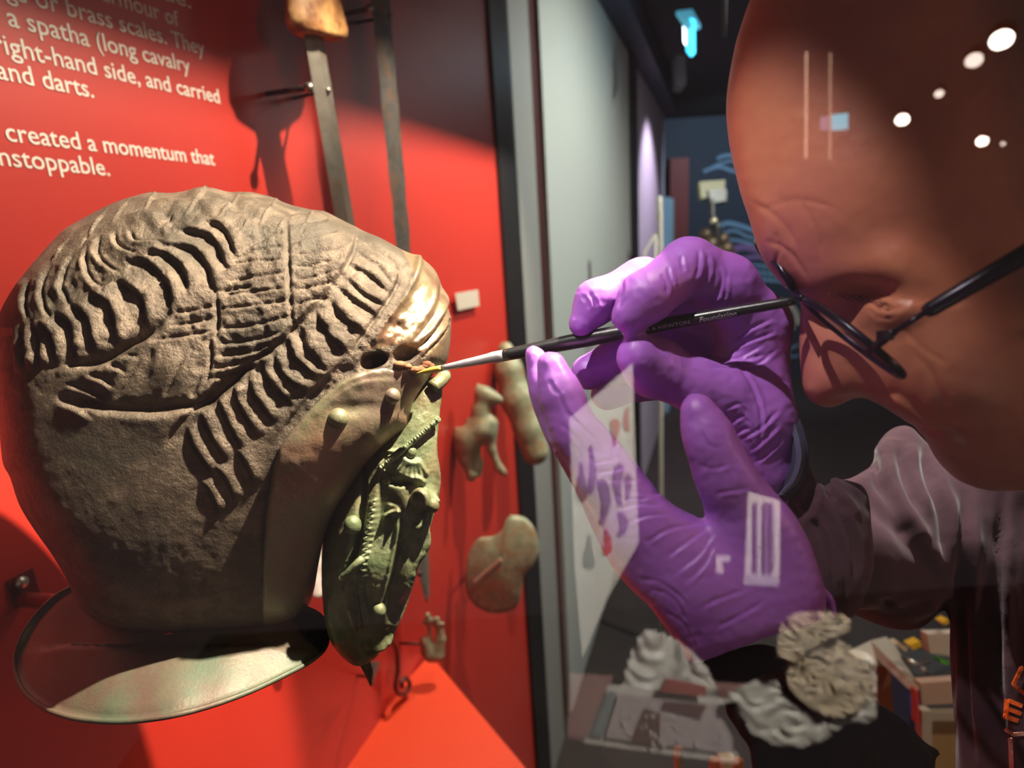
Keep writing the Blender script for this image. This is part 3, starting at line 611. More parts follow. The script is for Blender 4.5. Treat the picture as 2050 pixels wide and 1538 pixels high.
s2 = thing('long_sword', Wl(810, 900, so), 'long dark corroded iron sword blade without a grip, right of two', 'sword', 'swords on the red wall')
ys = np.linspace(-40, 700, 16); blade('blade', M_blade2, [(743+(y-0)*.102+1.2*math.sin(y*.05), y) for y in ys], [(780+(y-0)*.085+1.2*math.sin(y*.07+1), y+2) for y in ys], so, s2, .005)
def pin(a, b, r=.0035, name='wall_pin', lab='', cat='pin', grp=None):
    t = thing(name, Wl(*a, 0), lab, cat, grp); A = Wl(*b, so+.004); B = Wl(*a, .001)
    MB().tube([B, A], r, 8).build('rod', M_pin, t, True); MB().ball(A, r*1.9, 12, 8).build('pin_head', mat('steel_pin_head', (.3, .28, .25), rough=.3, metal=.8), t, True)
pin((535, 188), (618, 176), .004, lab='dark steel pin holding the left edge of the bone-gripped sword')
pin((590, 196), (655, 182), .003, lab='small steel pin holding the right edge of the bone-gripped sword')
pin((665, 34), (741, 18), .0045, lab='dark steel pin holding the left edge of the dark sword')
pin((715, 45), (782, 34), .003, lab='small dark pin at the right edge of the dark sword')
tag_ = quad = MB().slab([Wl(x, y, .012) for x, y in [(909, 588), (955, 580), (958, 612), (915, 622)]], N*.003).build('object_label', mat('pale_card', (.55, .48, .40), rough=.7))
props(tag_, 'small blank pale card label on the red wall beside the helmet brow', 'label')
def blob(name, chains, lo, hi, h, m, parent=None, clip=None, rel=None, k=.006, ells=(), **kw):
    f = Field(lo, hi, h)
    for c in chains: f.chain(c, k)
    for el in ells: f.ell(*el[0], **el[1])
    if clip: f.clip(clip, k*.8)
    V, Q = f.mesh()
    if rel: V = emboss(V, Q, rel)
    return mesh(name, c2w(V), Q, m, parent, **kw)
def box_of(x0, y0, x1, y1, d0, d1):
    p = np.array([cc(x, y, d) for x in (x0, x1) for y in (y0, y1) for d in (d0, d1)]); return p.min(0), p.max(0)
def wd_(px, py, off=0): return float((Wl(px, py, off)-C0) @ FWD)
# little bronze horse
dh = wd_(960, 870, .07)
lo, hi = box_of(895, 755, 1030, 975, dh-.05, dh+.05)
hs = blob('horse_fitting', [[(968, 790, dh, 17), (985, 797, dh, 13), (999, 801, dh, 9)], [(968, 790, dh, 16), (962, 825, dh, 17), (962, 860, dh, 26), (938, 880, dh, 25), (934, 895, dh, 24)], [(930, 880, dh, 22), (934, 920, dh, 14), (944, 950, dh, 9), (942, 956, dh, 9)], [(945, 890, dh+.01, 16), (958, 930, dh+.01, 8), (958, 948, dh+.01, 7)],
                            [(980, 850, dh, 18), (984, 900, dh, 8), (1000, 938, dh, 7), (1008, 946, dh, 8)], [(958, 780, dh, 6), (956, 770, dh, 3)], [(922, 866, dh, 5), (914, 860, dh, 5)], [(942, 850, dh, 6), (938, 843, dh, 5)]], lo, hi, .0045, M_pgreen, k=.012)
props(hs, 'small pale green bronze figure of a horse pinned to the red wall', 'figurine')
pr = thing('wall_pin', Wl(930, 885, 0), 'thin steel pin between the bronze horse and the wall', 'pin'); MB().tube([Wl(905, 890, 0), P(935, 885, dh)], .003, 8).build('rod', M_pin, pr, True)
# long cast piece behind the hand
dg_ = wd_(1050, 800, .10)
lo, hi = box_of(975, 670, 1115, 945, dg_-.09, dg_+.09)
gv = blob('bronze_greave', [[(1012, 700, dg_, 16), (1018, 740, dg_, 27), (1035, 800, dg_, 31), (1058, 860, dg_, 28), (1072, 905, dg_, 26)]], lo, hi, .006, M_pgreen, k=.02)
props(gv, 'long greenish bronze cast piece hanging partly hidden behind the gloved fingertips', 'artefact')
# curved plate with rust marks
pl = thing('eye_guard_plate', Wl(1010, 1220, .10), 'curved pale green bronze plate with a reddish stripe on the red wall', 'artefact')
OUTP = crv([(1022, 1031), (1050, 1036), (1072, 1062), (1079, 1100), (1070, 1130), (1052, 1150), (1045, 1175), (1038, 1210), (1020, 1224), (985, 1228), (950, 1212), (932, 1180), (932, 1140), (940, 1105), (958, 1078), (985, 1074), (1004, 1062), (1012, 1042)], 4)
dpl = wd_(932, 1140, .035); c_ = np.array([1000, 1140.]); Vp = []; nr = 10; na = len(OUTP)
for s_ in (0, 1):
    for i in range(nr):
        f = i/(nr-1)
        for k in range(na):
            x, y = c_+(OUTP[k]-c_)*(.03+.97*f); Vp.append(P(x, y, dpl-.014*(1-f*f)+.010*((y-1130)/90)**2+s_*.006))
Fp = []
for s_ in (0, 1):
    o = s_*nr*na
    for i in range(nr-1):
        for k in range(na):
            a_, b_ = o+i*na+k, o+i*na+(k+1) % na; f = (a_, b_, b_+na, a_+na); Fp.append(f if not s_ else f[::-1])
for k in range(na): a_, b_ = (nr-1)*na+k, (nr-1)*na+(k+1) % na; Fp.append((a_, b_, b_+nr*na, a_+nr*na))
mesh('plate', np.array(Vp), Fp, M_pgreen, pl)
b = MB()
for i in range(9): b.ball(P(952+i*6, 1165-i*5.2, dpl-.019), .007, 8, 6, (1, 1, 1.1))
b.build('rust_stripe', mat('reddish_corrosion', (.30, .16, .11), rough=.8), pl, True)
MB().tube([Wl(952, 1130, 0), P(952, 1130, dpl+.012)], .004, 8).build('pin', M_pin, pl, True)
# small fitting with two hooks
dk = wd_(868, 1280, .07); lo, hi = box_of(835, 1215, 905, 1345, dk-.03, dk+.03)
hk = blob('hooked_fitting', [[(855, 1290, dk, 10), (862, 1312, dk, 13), (876, 1312, dk, 13), (884, 1280, dk, 8), (884, 1262, dk, 5)], [(856, 1232, dk, 6), (860, 1262, dk, 3), (858, 1290, dk, 6)], [(874, 1240, dk, 6), (877, 1262, dk, 3), (874, 1300, dk, 8)], [(850, 1246, dk, 5), (864, 1243, dk, 5)], [(872, 1252, dk, 5), (886, 1250, dk, 5)], [(848, 1280, dk, 6), (850, 1305, dk, 8)]], lo, hi, .003, M_pgreen, k=.005)
props(hk, 'small pale green bronze mount with two curled hooks near the helmet chin', 'artefact')
pr = thing('wall_pin', Wl(800, 1290, 0), 'thin dark pin holding the hooked bronze mount', 'pin'); MB().tube([Wl(800, 1288, 0), P(852, 1290, dk)], .003, 8).build('rod', M_pin, pr, True)
# pointed strips hanging behind the mask
for lab, L_, Rr_, o_ in [('narrow brown iron point hanging behind the lower face mask', [(828, 1060), (834, 1110), (838, 1150), (848, 1190), (853, 1204)], [(856, 1060), (858, 1110), (860, 1150), (860, 1190), (856, 1206)], .06),
                         ('short brown iron point hanging below the mask chin', [(728, 1325), (735, 1340), (738, 1355), (742, 1372)], [(762, 1325), (757, 1340), (751, 1355), (745, 1374)], .06)]:
    t = thing('iron_point', Wl(*L_[-1], o_), lab, 'artefact'); blade('blade', M_blade, L_, Rr_, o_, t, .004)
    a, bq = (L_[2][0], L_[2][1]), .0
    MB().tube([Wl(a[0]-22, a[1]-2, 0), Wl(a[0]+3, a[1], o_)], .003, 8).build('pin', M_pin, t, True); MB().ball(Wl(a[0]+3, a[1], o_+.004), .006, 10, 8).build('pin_head', M_pin, t, True)
# curled shadow on the wall, modelled as a dark tube
cw = MB().tube(crv([Wl(x, y, .03) for x, y in [(782, 1280), (793, 1300), (797, 1340), (792, 1375), (800, 1390), (815, 1385), (820, 1368), (812, 1358), (804, 1366), (806, 1376)]], 5), .005, 8).build('shadow_curl', mat('curl_shadow_red', (.10, .015, .012), rough=.5), None, True)
props(cw, 'thin dark curled shadow, modelled as a tube, low on the red wall', 'artefact')
# white carved piece seen in the gap between bowl and mask
wp = blob('pale_carving', [[(634, 1085, .86, 10), (630, 1110, .86, 14), (640, 1130, .86, 12), (632, 1160, .86, 16), (636, 1185, .86, 14)]], *box_of(600, 1060, 660, 1215, .80, .92), .004, mat('pale_marble', (.6, .52, .48), rough=.5), k=.004)
props(wp, 'pale carved fragment glimpsed between the helmet bowl and mask', 'artefact')
# red plinth corner rising at the bottom
ap = Wl(862, 1312, .02); zt_ = P(862, 1312, 1.0)
def onz(px, py, z): r = ray(px, py); return C0+r*((z-C0[2])/r[2])
zpl = onz(860, 1312, 0)[2]
pa = Wl(861, 1311, .012); zz = pa[2]
q0 = pa; q1 = onz(640, 1552, zz); q2 = onz(1064, 1552, zz); q1 = q0+(q1-q0)*1.6; q2 = q0+(q2-q0)*1.6
pn = MB().slab([q0, q2, q1], np.array([0, 0, -.3])).build('display_plinth', mat('bright_red_plinth', (.85, .07, .02), rough=.5)); props(pn, 'bright red plinth with its corner pointing into the case bottom', 'plinth')
# ================================================================== THE CONSERVATOR
M_skin = mat('skin', (.56, .19, .105), rough=.42, col2=(.60, .22, .12), nscale=30, bump=.22, bscale=700, sss=.1, bdist=.0005, col3=(.54, .18, .11), n3=24)
attr_mix(M_skin, 'stubble', (.07, .04, .03)); attr_mix(M_skin, 'pink_tint', (.62, .20, .20))
M_glove = mat('purple_nitrile', (.41, .135, .60), rough=.42, bump=.25, bscale=700, bdist=.0004, col2=(.44, .155, .63), nscale=20, sss=.08)
M_hood = mat('plum_fleece', (.062, .022, .034), rough=.95, bump=.3, bscale=500, bdist=.0004, sheen=.22, col2=(.075, .03, .044), nscale=60)
M_dark = mat('navy_sleeve', (.006, .004, .008), rough=.95, spec=.2, bump=.3, bscale=400, bdist=.0004)
M_cuff = mat('navy_rib', (.03, .03, .07), rough=.85, bump=.2, bscale=500)
man = thing('person', P(2300, 2300, .5), 'bald person in a plum sweatshirt and purple gloves leaning in to brush the helmet', 'person')
# ---- head
HD = .305
OUT_HEAD = crv([(1560, -150), (1520, -60), (1500, 0), (1482, 50), (1464, 120), (1452, 200), (1455, 270), (1466, 330), (1482, 390), (1500, 440), (1514, 490), (1530, 525), (1556, 558), (1584, 582), (1602, 604), (1602, 640), (1598, 690), (1600, 740),
                (1606, 780), (1622, 806), (1645, 820), (1668, 822), (1692, 812), (1708, 802), (1726, 797), (1748, 804), (1775, 818), (1800, 833), (1816, 842), (1832, 856), (1846, 868), (1858, 882), (1862, 896), (1872, 918), (1888, 938), (1910, 960), (1940, 978),
                (1985, 990), (2050, 985), (2120, 1010), (2200, 1300), (2700, 1300), (2780, 500), (2600, -250), (2100, -420)], 3)
hf = Field((.095, -.13, .195), (.46, .30, .43), .0025)
hf.ell((1975, 190, HD), 535, 520, .083, 20, .02)
hf.ell((2130, 300, HD), 560, 520, .084, 20, .03)
hf.ell((1740, 430, HD), 240, 200, .060, -35, .03)            # forehead to brow
hf.cone((1600, 555, HD, 60), (1790, 545, HD-.048, 55), .012) # near brow ridge
hf.cone((1600, 555, HD, 60), (1560, 500, HD+.045, 60), .012)
hf.ell((2010, 690, HD-.012), 300, 260, .062, 0, .03)         # cheek
hf.ell((1880, 700, HD-.03), 130, 140, .034, 0, .025)
hf.ell((2150, 640, HD), 300, 330, .076, 0, .03)
hf.ell((2020, 880, HD), 180, 110, .045, 0, .02)              # chin
hf.ell((1890, 820, HD), 120, 90, .040, 20, .02)              # upper lip area
hf.cone((1840, 868, HD, 26), (1900, 880, HD-.028, 14), .008) # lips
hf.cone((1870, 905, HD, 26), (1920, 905, HD-.026, 14), .008)
hf.cone((1625, 600, HD, 36), (1645, 770, HD, 58), .010)      # nose
hf.cone((1650, 765, HD, 52), (1662, 772, HD, 52), .008); hf.cone((1690, 750, HD-.016, 38), (1710, 765, HD-.014, 32), .008); hf.cone((1690, 750, HD+.016, 38), (1710, 765, HD+.014, 32), .008)
hf.cone((1650, 660, HD, 50), (1790, 740, HD-.012, 70), .02)
hf.ell((1700, 625, HD-.046), 72, 46, .028, -28, .010, sub=True)   # eye socket
hf.ell((1772, 628, HD-.038), 40, 32, .019, 0, .006)               # lidded eyeball
hf.ell((1696, 806, HD-.018), 24, 10, .008, 15, .003, sub=True)    # nostril
hf.ell((2330, 280, HD+.005), 330, 430, .078, 0, .03); hf.cone((2280, 760, HD+.02, 200), (2380, 1120, HD+.06, 210), .03)   # back of the head, neck
hf.ell((2225, 560, HD-.080), 52, 105, .010, -12, .004); hf.ell((2222, 545, HD-.090), 26, 60, .007, -12, .003, sub=True); hf.cone((2190, 640, HD-.082, 20), (2200, 665, HD-.080, 16), .004)   # ear
hf.clip(OUT_HEAD, .010)
V, Q = hf.mesh(2); V, Q = subdiv(V, Q)
K = Relief(1420, -120, 2300, 1060, 2)
for p, k_, A, w, L in [([(1772, 790), (1800, 800), (1850, 840), (1905, 870), (1960, 905)], 's', 5, 4, 30), ([(1818, 846), (1850, 858), (1900, 866), (1955, 880)], 'v', 5, 5, 0), ([(1728, 770), (1708, 740), (1690, 722)], 'v', 2, 6, 0),
                       ([(1530, 480), (1580, 505), (1620, 560)], 'v', 1.6, 4, 0), ([(1500, 400), (1560, 440), (1600, 500)], 'v', 1.4, 5, 0), ([(1560, 380), (1580, 440), (1584, 500)], 'v', 1.4, 4, 0), ([(1600, 400), (1630, 450), (1650, 520)], 'v', 1.2, 4, 0),
                       ([(1520, 420), (1600, 400), (1680, 420)], 'v', 1.0, 4, 0), ([(1730, 600), (1760, 620), (1800, 622), (1830, 600)], 's', 3, 3, 16), ([(1740, 618), (1765, 636), (1800, 632)], 'v', 2, 3, 0), ([(1800, 650), (1850, 700), (1900, 730)], 'v', 1.5, 6, 0),
                       ([(1836, 886), (1880, 930), (1930, 950)], 'v', 2, 12, 0), ([(1640, 590), (1720, 590), (1780, 600), (1900, 612), (1960, 606)], 's', 3, 5, 26), ([(1830, 700), (1870, 760), (1900, 840)], 'v', 2.5, 9, 0), ([(1545, 540), (1560, 500), (1550, 460)], 'v', 1.5, 4, 0)]:
    K.line(p, k_, A, w, L or 20, 1)
K.h *= 1.6
kn = RNG.normal(size=K.h.shape).astype(np.float32); K.h += blur(kn, 6)*.5+blur(kn, 60)*4
V = emboss(V, Q, K); HeadD = Depth(V)
px, py = proj(V)
stub = np.clip((px-1900-(py*.25))/160, 0, 1)*np.clip((520-py)/120, 0, 1)*.85
pink_tint = np.clip(1-np.hypot((px-1600)/140, (py-560)/260), 0, 1)*.7  # skin turns pinker around the brow and nose bridge
mesh('head', c2w(V), Q, M_skin, man, attrs={'stubble': stub, 'pink_tint': pink_tint})
eb = MB()
for i in range(46):
    x, y = 1655+i*2.6+RNG.random()*4, 583+i*.45+RNG.random()*10-4; d = HeadD(x, y); eb.tube([P(x, y, d), P(x+6, y+5, d-.0015), P(x+13, y+8, d-.001)], [.00016, .00013, .00005], 3)
eb.build('eyebrow', mat('grey_hair', (.12, .05, .04), rough=1, spec=0), man, kind='stuff')
# ---- right hand with the brush
RH = .315
g = Field(*box_of(1110, 450, 1600, 1010, .265, .42), .0014)
g.chain([(1258, 632, 0.296, 34), (1290, 598, 0.298, 50), (1378, 535, 0.312, 55), (1450, 575, 0.318, 62), (1512, 655, 0.328, 60)], .006)           # index
g.chain([(1165, 648, 0.324, 27), (1195, 605, 0.326, 42), (1285, 566, 0.332, 46), (1352, 580, 0.346, 50), (1500, 680, 0.351, 60)], .006)          # middle
g.chain([(1180, 745, 0.351, 36), (1240, 720, 0.351, 42), (1360, 690, 0.361, 48), (1500, 740, 0.356, 62)], .006)                                  # ring
g.chain([(1215, 790, 0.364, 32), (1290, 760, 0.364, 38), (1400, 760, 0.368, 50), (1500, 800, 0.361, 62)], .006)                                  # little
g.chain([(1278, 714, 0.302, 44), (1310, 735, 0.312, 56), (1392, 772, 0.314, 50), (1448, 790, 0.316, 52), (1500, 840, 0.322, 66), (1520, 930, 0.328, 62)], .008)  # thumb
g.chain([(1512, 655, 0.330, 60), (1500, 760, 0.334, 66), (1505, 850, 0.334, 72), (1530, 950, 0.338, 60), (1560, 1010, 0.346, 56)], .012)
g.chain([(1500, 700, 0.350, 58), (1498, 800, 0.354, 62), (1520, 950, 0.350, 54)], .012)
V, Q = g.mesh(1); V, Q = subdiv(V, Q)
T_ = Relief(1080, 430, 1640, 1040, 2)
def cr(rel, pts, A=3.2, w=4): rel.line(pts, 'v', A, w); q = np.array(pts, float)+[w*1.7, w*.6]; rel.line([tuple(v) for v in q], 'r', A*.6, w)
for p in [[(1322, 548), (1334, 565), (1337, 590)], [(1336, 530), (1342, 555), (1348, 572)], [(1363, 510), (1366, 530), (1370, 545)], [(1398, 495), (1400, 530), (1392, 560)], [(1415, 505), (1420, 540), (1408, 575)], [(1430, 515), (1446, 550), (1438, 590), (1428, 600)],
          [(1455, 545), (1452, 575), (1450, 600)], [(1245, 552), (1246, 580), (1240, 600)], [(1165, 590), (1176, 605), (1178, 620)], [(1180, 585), (1190, 600), (1196, 615)], [(1232, 600), (1225, 630), (1216, 650)], [(1420, 712), (1480, 720), (1540, 710)],
          [(1440, 730), (1500, 738), (1555, 700)], [(1438, 728), (1480, 716), (1530, 690)], [(1478, 730), (1505, 770), (1524, 830), (1520, 900)], [(1425, 735), (1460, 735), (1488, 728)], [(1500, 905), (1530, 880), (1560, 850)], [(1480, 880), (1520, 860), (1560, 820)],
          [(1510, 930), (1540, 905), (1565, 880)], [(1450, 820), (1480, 810), (1500, 830)], [(1460, 850), (1485, 835), (1505, 850)], [(1470, 870), (1495, 860), (1515, 870)], [(1305, 690), (1330, 705), (1352, 730)], [(1318, 690), (1345, 712), (1362, 735)], [(1455, 690), (1500, 660), (1545, 640)],
          [(1460, 700), (1510, 680), (1552, 665)]]: cr(T_, p)
T_.h += blur(RNG.normal(size=T_.h.shape).astype(np.float32), 14)*3
V = emboss(V, Q, T_)
mesh('glove', c2w(V), Q, M_glove, man, label='purple glove gripping the brush between thumb and two fingertips')
RHD = Depth(V)

# ---- left hand steadying
g = Field(*box_of(1020, 670, 1700, 1400, .215, .36), .0015)
g.chain([(1107, 733, .282, 33), (1128, 790, .281, 44), (1160, 860, .279, 52), (1215, 950, .277, 62), (1290, 1045, .276, 80), (1400, 1150, .276, 100)], .008)     # middle (near)
g.chain([(1068, 712, .302, 25), (1086, 790, .300, 36), (1122, 890, .298, 44), (1180, 990, .296, 52), (1260, 1100, .292, 70), (1380, 1200, .286, 95)], .008)   # index (far)
g.chain([(1396, 822, .262, 40), (1420, 880, .262, 56), (1458, 950, .264, 68), (1520, 1040, .268, 84), (1555, 1130, .272, 95), (1540, 1220, .278, 92)], .010)    # thumb
g.chain([(1400, 1150, .278, 96), (1480, 1220, .28, 105), (1500, 1290, .285, 95)], .02); g.chain([(1540, 1100, .276, 90), (1520, 1240, .280, 100)], .02)
g.chain([(1330, 1110, .285, 90), (1400, 1200, .29, 95), (1460, 1280, .29, 90)], .015)
OUT_L = crv([(1046, 700), (1062, 684), (1085, 690), (1105, 694), (1128, 705), (1145, 735), (1172, 780), (1190, 830), (1225, 860), (1262, 905), (1292, 945), (1318, 985), (1350, 1012), (1385, 1030), (1412, 1040), (1400, 1005), (1385, 960), (1372, 910),
             (1358, 860), (1356, 815), (1372, 784), (1400, 779), (1425, 790), (1445, 815), (1468, 850), (1492, 900), (1522, 950), (1556, 990), (1590, 1030), (1618, 1080), (1640, 1140), (1655, 1200), (1640, 1245), (1560, 1268), (1470, 1300), (1385, 1330),
             (1370, 1300), (1335, 1262), (1300, 1215), (1262, 1180), (1222, 1130), (1185, 1060), (1160, 1000), (1128, 940), (1096, 885), (1070, 830), (1052, 760)], 3)
g.clip(OUT_L, .006)
V, Q = g.mesh(1); V, Q = subdiv(V, Q)
T_ = Relief(1020, 660, 1700, 1400, 2)
for p in [[(1118, 790), (1140, 830), (1168, 850)], [(1130, 820), (1160, 850), (1195, 880)], [(1120, 850), (1150, 870), (1170, 900)], [(1175, 915), (1200, 925), (1235, 920)], [(1190, 945), (1220, 945), (1255, 935)], [(1215, 960), (1250, 965), (1285, 960)],
          [(1225, 990), (1260, 1000), (1300, 1000)], [(1240, 1020), (1280, 1010), (1330, 1015)], [(1250, 1050), (1290, 1035), (1345, 1030)], [(1290, 1090), (1340, 1060), (1400, 1050)], [(1330, 1120), (1370, 1090), (1412, 1060)], [(1350, 1150), (1400, 1110), (1425, 1070)],
          [(1370, 1170), (1410, 1130), (1430, 1085)], [(1400, 860), (1420, 890), (1450, 900)], [(1395, 930), (1430, 940), (1460, 930)], [(1430, 990), (1460, 985), (1500, 980)], [(1300, 1180), (1350, 1200), (1380, 1260)], [(1280, 1160), (1330, 1170), (1380, 1210)],
          [(1330, 1225), (1370, 1250), (1390, 1300)], [(1400, 1220), (1440, 1200), (1500, 1180)], [(1430, 1260), (1470, 1240), (1540, 1200)], [(1340, 985), (1300, 990), (1260, 985)], [(1100, 760), (1110, 780), (1126, 790)]]: cr(T_, p, 3.0, 4.5)
T_.h += blur(RNG.normal(size=T_.h.shape).astype(np.float32), 14)*3
V = emboss(V, Q, T_)
mesh('glove', c2w(V), Q, M_glove, man, label='purple glove nearer the camera with fingertips steadying the brush')
# ---- sweatshirt : torso, raised arm and lower sleeve
g = Field((.11, -.58, .22), (.62, .02, .62), .0036)
g.chain([(1605, 930, .325, 58), (1645, 1010, .330, 72), (1640, 1110, .335, 82), (1622, 1190, .345, 88)], .015)                                          # forearm
g.chain([(1700, 1110, .385, 105), (1790, 1090, .42, 150), (1900, 1040, .46, 150), (2050, 1000, .48, 150)], .02)                                            # upper arm
g.chain([(1690, 985, .40, 34), (1780, 950, .43, 60), (1830, 905, .45, 60), (1900, 930, .45, 80)], .012)                                                  # shoulder gathers
g.chain([(2020, 1000, .40, 110), (2040, 1200, .385, 130), (2060, 1400, .37, 140), (2080, 1700, .36, 150)], .02); g.chain([(2200, 1020, .42, 190), (2260, 1700, .40, 260), (2260, 2400, .40, 280)], .03); g.chain([(2000, 1010, .46, 150), (2400, 1050, .40, 190), (2450, 1500, .36, 170), (2200, 1900, .31, 130), (1950, 1750, .30, 120)], .03)
OUT_S = crv([(1588, 828), (1606, 880), (1622, 930), (1648, 985), (1668, 956), (1690, 962), (1716, 950), (1746, 930), (1748, 900), (1762, 876), (1792, 852), (1822, 850), (1850, 880), (1900, 900), (2100, 850), (2900, 800), (2900, 2700), (1960, 2700), (1925, 1900), (1912, 1538), (1905, 1400),
             (1898, 1300), (1898, 1200), (1860, 1250), (1800, 1284), (1762, 1290), (1716, 1250), (1700, 1244), (1668, 1236), (1640, 1190), (1610, 1100), (1560, 1010), (1540, 960), (1560, 900)], 2)
g.clip(OUT_S, .008)
V, Q = g.mesh(2); V, Q = subdiv(V, Q)
T_ = Relief(1520, 800, 2300, 1800, 3)
for p, A, w in [([(1600, 890), (1640, 940), (1690, 1040), (1710, 1120), (1700, 1200)], 5, 7), ([(1590, 960), (1640, 1000), (1672, 1080), (1690, 1160), (1680, 1220)], 4, 6), ([(1600, 1010), (1640, 1060), (1665, 1130), (1665, 1200)], 4, 6), ([(1580, 1000), (1600, 1030), (1615, 1020), (1630, 960)], 7, 8),
                ([(1748, 900), (1760, 960), (1800, 1040), (1830, 1080)], 10, 14), ([(1800, 880), (1810, 950), (1840, 1030)], 8, 12), ([(1850, 880), (1860, 960), (1890, 1040), (1895, 1150)], 9, 12), ([(1650, 985), (1680, 1000), (1700, 1030)], 8, 8), ([(1690, 962), (1740, 1010), (1800, 1060), (1880, 1160)], 7, 16),
                ([(1930, 980), (1925, 1150), (1930, 1330), (1945, 1538)], 11, 12), ([(2005, 985), (1998, 1150), (2000, 1350), (2015, 1538)], 9, 10), ([(1898, 1200), (1905, 1350), (1912, 1538)], 5, 8), ([(1760, 1200), (1800, 1220), (1870, 1210)], 5, 10)]:
    T_.line(p, 'v', A*1.5, w); T_.line([tuple(np.array(q_)+[w*2.0, w*.5]) for q_ in p], 'r', A*1.2, w*1.3)
T_.h += blur(RNG.normal(size=T_.h.shape).astype(np.float32), 60)*14
V = emboss(V, Q, T_); SwD = Depth(V)
hood = mesh('sweatshirt', c2w(V), Q, M_hood, man)
# ribbed cuff of the raised arm
cp = crv([(1584, 838), (1598, 880), (1602, 920), (1590, 960), (1565, 990)], 6)
cf = MB(); ring = [P(x, y, .322-.012*math.sin(i/len(cp)*3.1)) for i, (x, y) in enumerate(cp)]+[P(x, y, .348+.012*math.sin(i/len(cp)*3.1)) for i, (x, y) in reversed(list(enumerate(cp-np.array([14, -4]))))]
cf.tube(ring+[ring[0]], .0042, 10).build('cuff', M_cuff, hood, True)
rb = MB()
for i in range(60):
    q = crv([(1584, 838), (1598, 880), (1602, 920), (1590, 960), (1565, 990)], 15); t = i/59*(len(q)-1); a = q[int(t)]; dd = .3165-.012*math.sin(i/60*3.1); rb.tube([P(a[0]-7, a[1]+2, dd), P(a[0]+1, a[1]-1, dd-.0026), P(a[0]+9, a[1]+1, dd)], .0006, 4)
rb.build('rib_stitch', mat('grey_blue_stitch', (.10, .10, .17), rough=.8), hood, kind='stuff')
# lower dark sleeve
g = Field((.06, -.30, .22), (.30, -.105, .42), .003)
g.chain([(1480, 1400, .292, 118), (1560, 1480, .295, 150), (1700, 1580, .30, 160), (1850, 1700, .31, 170)], .02); g.cone((1850, 1500, .30, 26), (1900, 1560, .31, 60), .01)
OUT_D = crv([(1380, 1335), (1405, 1318), (1470, 1300), (1560, 1272), (1640, 1250), (1700, 1330), (1756, 1398), (1800, 1415), (1840, 1460), (1855, 1492), (1878, 1496), (1886, 1515), (1870, 1545), (1900, 1900), (1500, 1900), (1508, 1538), (1480, 1470), (1455, 1430), (1450, 1400), (1420, 1370), (1388, 1350)], 3)
g.clip(OUT_D, .008); V, Q = g.mesh(2)
T_ = Relief(1340, 1200, 1950, 1800, 3); T_.line([(1385, 1345), (1450, 1320), (1560, 1290), (1650, 1265)], 'r', 4, 8); T_.h += blur(RNG.normal(size=T_.h.shape).astype(np.float32), 40)*25
V = emboss(V, Q, T_); mesh('sleeve', c2w(V), Q, M_dark, man, label='black sleeve of the lower arm')
# glove cuff peeping from the sleeve
MB().tube(crv([P(1636, 1170, .262), P(1650, 1185, .262), P(1664, 1205, .264), P(1668, 1236, .266)], 4), [.0015]*12+[.001], 8).build('glove_rim', M_glove, man, True)
# printed letters on the chest
M_or = mat('orange_print', (.85, .13, .01), rough=.6); M_pk = mat('faded_print', (.75, .35, .25), rough=.6)
def strip(name, pts, w, m):
    b = MB(); pl = crv(pts, 5) if len(pts) > 2 else np.linspace(pts[0], pts[1], 6)
    for a, c in zip(pl[:-1], pl[1:]):
        d = (c-a)/np.linalg.norm(c-a); n = np.array([-d[1], d[0]])*w/2; a = a-d*.8; c = c+d*.8
        q = [a-n, c-n, c+n, a+n]; b.slab([surf(SwD, x, y, .0012) for x, y in q], FWD*.0008)
    return b
def letter(strokes, w, m):
    b = MB()
    for s_ in strokes:
        q = strip('', [np.array(p, float) for p in s_], w, m); b.add(q.v, q.f)
    b.build('printed_letter', m, hood)
letter([[(2046, 1338), (2030, 1372)], [(2030, 1372), (2052, 1390)], [(2046, 1338), (2075, 1350)]], 7, M_or)
letter([[(2017, 1402), (2014, 1438)], [(2021, 1404), (2046, 1414)], [(2019, 1420), (2044, 1430)], [(2016, 1437), (2038, 1444)]], 8, M_or)
letter([[(2014, 1462), (2030, 1472)], [(2030, 1472), (2050, 1470)], [(2024, 1480), (2026, 1538)]], 7, M_pk)
# ================================================================== BRUSH
def bp(t):                               # point along the brush, 0 = tip, 1 = end of the handle
    x = 833+(1592-833)*t; y = 748+(602-748)*t+6*math.sin(t*math.pi)*-.6; return P(x, y, .359-.075*t)
br = thing('artist_brush', bp(0), 'slim artist brush with black handle, chrome ferrule and yellow bristles touching the helmet', 'brush')
tt = np.linspace(0, .068, 10)
MB().tube([bp(t) for t in tt], [.0002, .0006, .001, .0014, .0017, .0019, .0020, .0020, .0019, .0018], 12).build('bristle_head', mat('yellow_bristle', (.85, .60, .10), rough=.5, bump=.4, bscale=500), br, True)
tt = np.linspace(.066, .235, 12); MB().tube([bp(t) for t in tt], np.interp(tt, [.066, .10, .20, .205, .21, .216, .222, .235], [.0017, .0021, .0031, .0035, .0031, .0036, .0032, .0034]), 20).build('ferrule', mat('chrome', (.72, .72, .72), rough=.25, metal=.55), br, True)
tt = np.linspace(.232, 1, 40); hd = MB().tube([bp(t) for t in tt], np.interp(tt, [.23, .30, .45, .6, .8, .97, 1], [.0034, .0038, .0044, .0037, .0030, .0025, .0018]), 20).build('handle', mat('black_lacquer', (.02, .02, .02), rough=.3, coat=.4), br, True)
